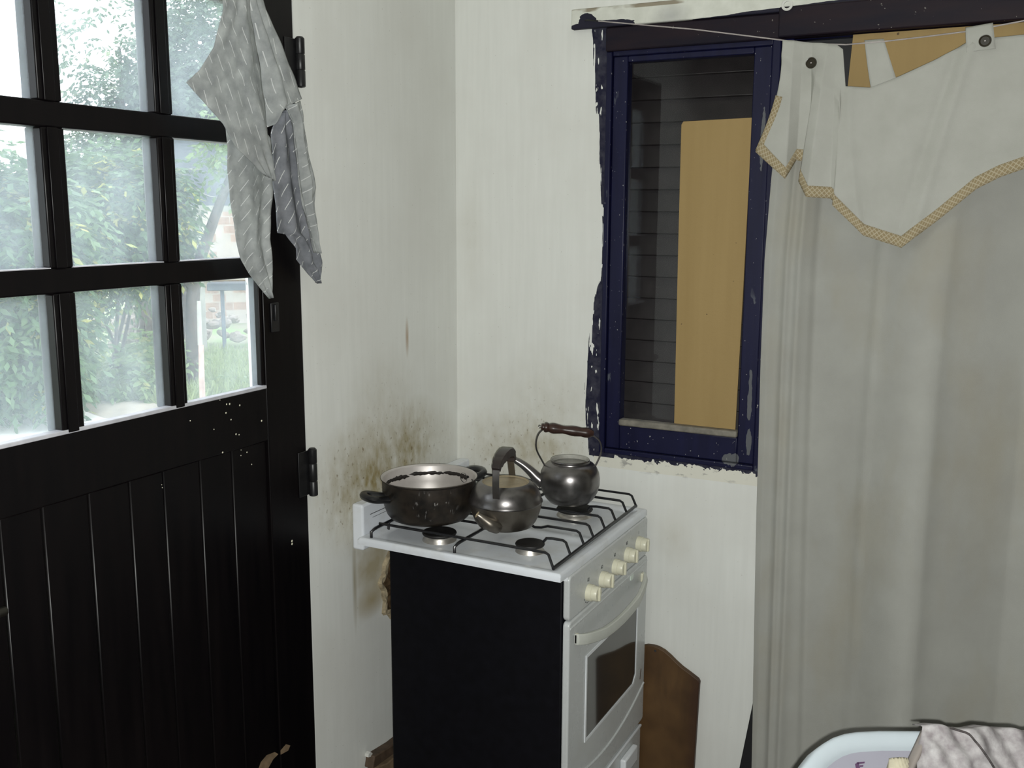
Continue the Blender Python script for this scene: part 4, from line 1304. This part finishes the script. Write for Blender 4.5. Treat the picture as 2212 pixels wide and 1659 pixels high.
def sprays(blobs, per, leaflets, ll, lw, spray_len, yellow=.06):
    """drooping compound leaves over a set of ellipsoid blobs"""
    Vs, Ts = [], []
    for (c, r, squash, dens) in blobs:
        n = int(per * dens)
        d = unit(rng.normal(size=(n, 3)))
        rad = r * rng.uniform(.45, 1.05, n) ** .6
        base = np.array(c) + d * rad[:, None] * np.array([1, 1, squash])
        out_ = unit(d * np.array([1, 1, .5]) + rng.normal(scale=.5, size=(n, 3)))
        tint = rng.uniform(.0, .62, n) + .18 * (d[:, 2] + 1) / 2
        yl = rng.uniform(size=n) < yellow
        tint = np.where(yl, rng.uniform(.88, 1.0, n), tint)
        for k in range(leaflets):
            f = (k // 2 + .5) / ((leaflets + 1) / 2)
            p = base + out_ * (f * spray_len) + np.array([0, 0, -1]) * (f * f * spray_len * .55)
            side = unit(np.cross(out_, np.array([0, 0, 1.0])) + 1e-6)
            sg = 1 if k % 2 else -1
            if k == leaflets - 1:
                ld = unit(out_ + np.array([0, 0, -.8]))
            else:
                ld = unit(side * sg + out_ * .5 + np.array([0, 0, -.55]))
            ld = unit(ld + rng.normal(scale=.18, size=(n, 3)))
            nr = unit(rng.normal(scale=.45, size=(n, 3)) + np.array([0, 0, 1.0]))
            wd = unit(np.cross(ld, nr))
            s = rng.uniform(.75, 1.2, n)[:, None]
            q = np.stack([p, p + ld * ll * .45 * s + wd * lw * .5 * s, p + ld * ll * s, p + ld * ll * .45 * s - wd * lw * .5 * s], 1)
            Vs.append(q); Ts.append(np.clip(tint + rng.normal(scale=.05, size=n), 0, 1))
    return np.concatenate(Vs), np.concatenate(Ts)

def stems(name, base, tips, r, mat, parent):
    mb = MB()
    for tp in tips:
        b_ = Vector(base) + Vector((random.uniform(-.25, .25), random.uniform(-.25, .25), 0))
        tp = Vector(tp)
        mid = (b_ + tp) / 2 + Vector((random.uniform(-.15, .15), random.uniform(-.15, .15), .1))
        P = catmull([b_, mid, tp], 5)
        mb.tube(P, [r * (1 - .7 * i / (len(P) - 1)) for i in range(len(P))], 6)
    o = mb.obj(name, mat, parent)
    return o

S1 = [((-5.84, 2.75, .55), .50, 1, 1), ((-5.95, 2.62, 1.10), .55, 1, 1), ((-6.15, 2.40, 1.35), .75, 1, 1.4), ((-5.72, 2.85, 1.55), .50, .8, 1), ((-6.1, 2.45, 1.85), .6, .8, 1), ((-5.75, 2.88, .80), .34, 1.1, .8)]
s1 = thing('leafy_shrub', 'dense green shrub with drooping leaves filling the left door panes', 'shrub', (-5.9, 2.7, -.05))
V, T = sprays(S1, 520, 9, .100, .044, .32, .06)
quads_obj('foliage', V, T, M['leaf_bush'], s1)
stems('stem', (-5.85, 2.75, -.06), [c for c, *_ in S1], .022, M['bark'], s1)
S2 = [((-6.13, 3.99, 1.33), .52, .9, 1.2), ((-5.95, 4.22, 1.50), .45, .9, 1), ((-6.30, 3.85, 1.65), .50, .9, 1), ((-6.1, 4.10, 1.80), .48, .8, 1), ((-5.9, 4.22, 1.86), .40, .7, .8)]
s2 = thing('leafy_shrub', 'tall shrub with yellow-green shoots behind the middle door panes', 'shrub', (-6.25, 4.15, -.05))
V, T = sprays(S2, 560, 9, .090, .040, .30, .14)
quads_obj('foliage', V, T, M['leaf_bush'], s2)
stems('stem', (-6.3, 4.1, -.06), [c for c, *_ in S2], .022, M['bark'], s2)
S3 = [((-8.10, 6.32, 2.25), .75, .9, 1.0), ((-7.90, 6.55, 2.75), .62, .9, 1.0), ((-7.78, 6.70, 3.30), .60, 1, .75), ((-7.50, 6.95, 3.66), .55, 1, .7), ((-8.5, 5.95, 2.0), .6, .8, .6), ((-7.60, 6.85, 3.0), .55, 1, .8), ((-7.35, 7.2, 4.1), .6, 1, .5), ((-8.3, 6.2, 2.95), .45, .9, .25), ((-8.2, 6.2, 3.55), .65, 1, .22)]
s3 = thing('garden_tree', 'hazy grey-green tree rising behind the shrubs outside the door', 'tree', (-8.1, 6.5, -.05))
V, T = sprays(S3, 760, 7, .085, .042, .28, .02)
quads_obj('foliage', V, T, M['leaf_tree'], s3)
stems('trunk', (-8.1, 6.5, -.06), [c for c, *_ in S3], .06, M['bark'], s3)
t5 = thing('leaning_tree', 'thin forked tree leaning to the right in front of the brick wall', 'tree', (-5.62, 4.55, -.05))
tr = catmull([(-5.62, 4.55, -.12), (-5.61, 4.56, .59), (-5.595, 4.575, .92), (-5.55, 4.62, 1.18), (-5.46, 4.70, 1.50), (-5.38, 4.78, 1.78), (-5.30, 4.86, 2.05), (-5.27, 4.9, 2.3)], 5)
MB().tube(tr, [.075 - .045 * i / (len(tr) - 1) for i in range(len(tr))], 10).obj('trunk', M['bark'], t5)
MB().tube(catmull([(-5.595, 4.575, .92), (-5.66, 4.51, 1.08), (-5.70, 4.47, 1.30), (-5.72, 4.45, 1.5)], 4), [.05 - .03 * i / 12 for i in range(13)], 8).obj('branch', M['bark'], t5)
V, T = sprays([((-5.35, 4.81, 2.22), .26, 1, .5), ((-5.26, 4.92, 1.95), .18, 1, .3), ((-5.28, 4.9, 2.5), .3, 1, .5)], 160, 5, .07, .045, .12, .02)
quads_obj('foliage', V, T, M['leaf_weed'], t5)
# low weeds
wd = thing('weed_clump', 'low leafy weeds on the lawn below the shrubs outside', 'weeds', (-5.9, 4.0, -.05))
V, T = sprays([((-5.75, 3.95, .14), .28, .9, 1), ((-5.9, 4.35, .16), .34, .9, 1), ((-6.6, 4.5, .2), .4, .8, 1), ((-6.2, 3.6, .08), .25, .8, .7), ((-5.35, 4.75, -.02), .12, .7, .2)], 130, 7, .08, .040, .20, .08)
quads_obj('leaves', V, T, M['leaf_weed'], wd)
# grass blades
n = 16000
gx = rng.uniform(-7.6, -4.9, n); gy = rng.uniform(3.8, 6.4, n)
keep = (gx < -5.0) | (gy > 4.3)
gx, gy = gx[keep], gy[keep]; n = len(gx)
bz = -.09 + .0 * gx
p = np.stack([gx, gy, bz], 1)
dr_ = unit(np.stack([rng.normal(scale=.5, size=n), rng.normal(scale=.5, size=n), np.ones(n)], 1))
wv = unit(np.stack([rng.normal(size=n), rng.normal(size=n), np.zeros(n)], 1)) * .012
hgt = rng.uniform(.08, .22, n)[:, None]
V = np.stack([p - wv, p + wv, p + dr_ * hgt + wv * .3, p + dr_ * hgt - wv * .3], 1)
o = quads_obj('lawn_grass', V, rng.uniform(.2, .9, n), M['grass'])
tag(o, 'green grass on the lawn seen through the lowest right pane', 'grass')

# grey sheet on a post
e = Vector((.72, .69, 0)); nrm = Vector((.69, -.72, 0))
gs = thing('sheet_sign', 'weathered grey sheet on a post behind the upper right panes', 'sign', (-7.0, 6.05, -.05))
sh = MB().prism([(-.36, 0), (.33, 0), (.33, .80), (-.36, .80)], (-6.88, 6.12, 1.69), e, (0, 0, 1), nrm, .03).obj('sheet', M['sheet'], gs, smooth=False)
MB().prism([(-.36, -.04), (.33, -.04), (.33, .03), (-.36, .03)], (-6.87, 6.10, 1.69), e, (0, 0, 1), nrm, .03).obj('lower_rail', M['post'], gs, smooth=False)
b0 = Vector((-6.88, 6.12, 1.69)) + nrm * .035
MB().tube(catmull([b0 + e * -.33 + Z(.40), b0 + e * -.22 + Z(.36), b0 + e * -.10 + Z(.22), b0 + e * .02 + Z(.14), b0 + e * .14 + Z(.12)], 5), .006, 6).obj('cable', M['post'], gs)
MB().tube([b0 + e * -.50 + Z(.43), b0 + e * -.05 + Z(.43)], .010, 6).obj('arm', M['post'], gs)
MB().box((-7.07, 6.02, -.06), (-6.96, 6.12, 1.66)).obj('post', M['post'], gs, bevel=.01)
pp = thing('pale_post', 'short pale flaking post standing on the lawn outside', 'post', (-4.17, 3.18, -.06))
MB().tube([(-4.17, 3.18, -.06), (-4.17, 3.185, .40), (-4.16, 3.185, .64)], [.023, .022, .020], 10).obj('shaft', M['pale_post'], pp)
MB().tube([(-4.17, 3.185, .64), (-4.165, 3.19, .98)], [.019, .016], 10).obj('upper_shaft', M['post'], pp)

# brick wall, every brick a part
bw = thing('brick_wall', 'pale terracotta brick wall beyond the leaning tree', 'wall', (-9.4, 9.2, -.05))
ew = Vector((.74, .67, 0)); nw = Vector((.67, -.74, 0))
o0 = Vector((-10.2, 8.42, .0))
MB().prism([(-.1, -.1), (2.3, -.1), (2.3, 2.3), (-.1, 2.3)], o0 - nw * .12, ew, (0, 0, 1), nw, .11).obj('mortar', M['mortar'], bw, smooth=False)
bme = None
for r in range(17):
    for c_ in range(-1, 11):
        s0 = c_ * .205 + (.1 if r % 2 else 0)
        if s0 > 2.2 or s0 < -.12:
            continue
        if bme is None:
            b1 = MB().prism([(0, 0), (.192, 0), (.192, .115), (0, .115)], bw.location, ew, (0, 0, 1), nw, .055).obj('brick', M['brick'], bw, bevel=.004, seg=1)
            bme = b1.data
        else:
            b1 = bpy.data.objects.new('brick', bme)
            COL.objects.link(b1); b1.parent = bw
        b1.location = o0 + ew * s0 + Vector((0, 0, .02 + r * .130)) - bw.location - nw * (.06 + random.uniform(0, .01))
MB().prism([(-.2, 0), (2.4, 0), (2.4, .05), (-.2, .05)], o0 + Z(.62) - nw * .02, ew, (0, 0, 1), nw, .16).obj('ledge', M['mortar'], bw, smooth=False)
# bench slab
be = thing('stone_bench', 'grey slab bench in front of the brick wall', 'bench', (-7.3, 7.1, -.05))
MB().prism([(-.35, 0), (.5, 0), (.5, .09), (-.35, .09)], (-7.33, 7.05, .70), ew, (0, 0, 1), nw, .35).obj('slab', M['sheet'], be, bevel=.01)
for s_ in (-.2, .35):
    MB().prism([(0, 0), (.045, 0), (.045, .76), (0, .76)], Vector((-7.33, 7.05, -.06)) + ew * s_ + nw * .08, ew, (0, 0, 1), nw, .2).obj('leg', M['sheet'], be, bevel=.01)
# rubble
rb = thing('rubble_heap', 'heap of pale stones and broken bricks beyond the lawn', 'rubble', (-8.1, 7.0, -.05))
rock = []
for q in range(3):
    bm = bmesh.new(); bmesh.ops.create_icosphere(bm, subdivisions=2, radius=1)
    for v in bm.verts:
        v.co *= random.uniform(.78, 1.1)
    me = bpy.data.meshes.new('stone'); bm.to_mesh(me); bm.free(); me.materials.append(M['stone'])
    rock.append(me)
for i in range(130):
    s_ = random.uniform(-1.3, 1.7)
    w_ = random.uniform(-.35, .35)
    h_ = random.uniform(-.08, .46) * (1 - abs(w_) * 1.5)
    o = bpy.data.objects.new('stone', rock[i % 3]); COL.objects.link(o); o.parent = rb
    o.location = Vector((-8.15, 6.95, .05 + h_)) + ew * s_ + nw * w_ * .6 - rb.location
    k_ = random.uniform(.035, .10)
    o.scale = (k_ * random.uniform(.8, 1.9), k_ * random.uniform(.8, 1.4), k_ * random.uniform(.6, .9))
    o.rotation_euler = (random.uniform(-.4, .4), random.uniform(-.4, .4), random.uniform(0, 6))
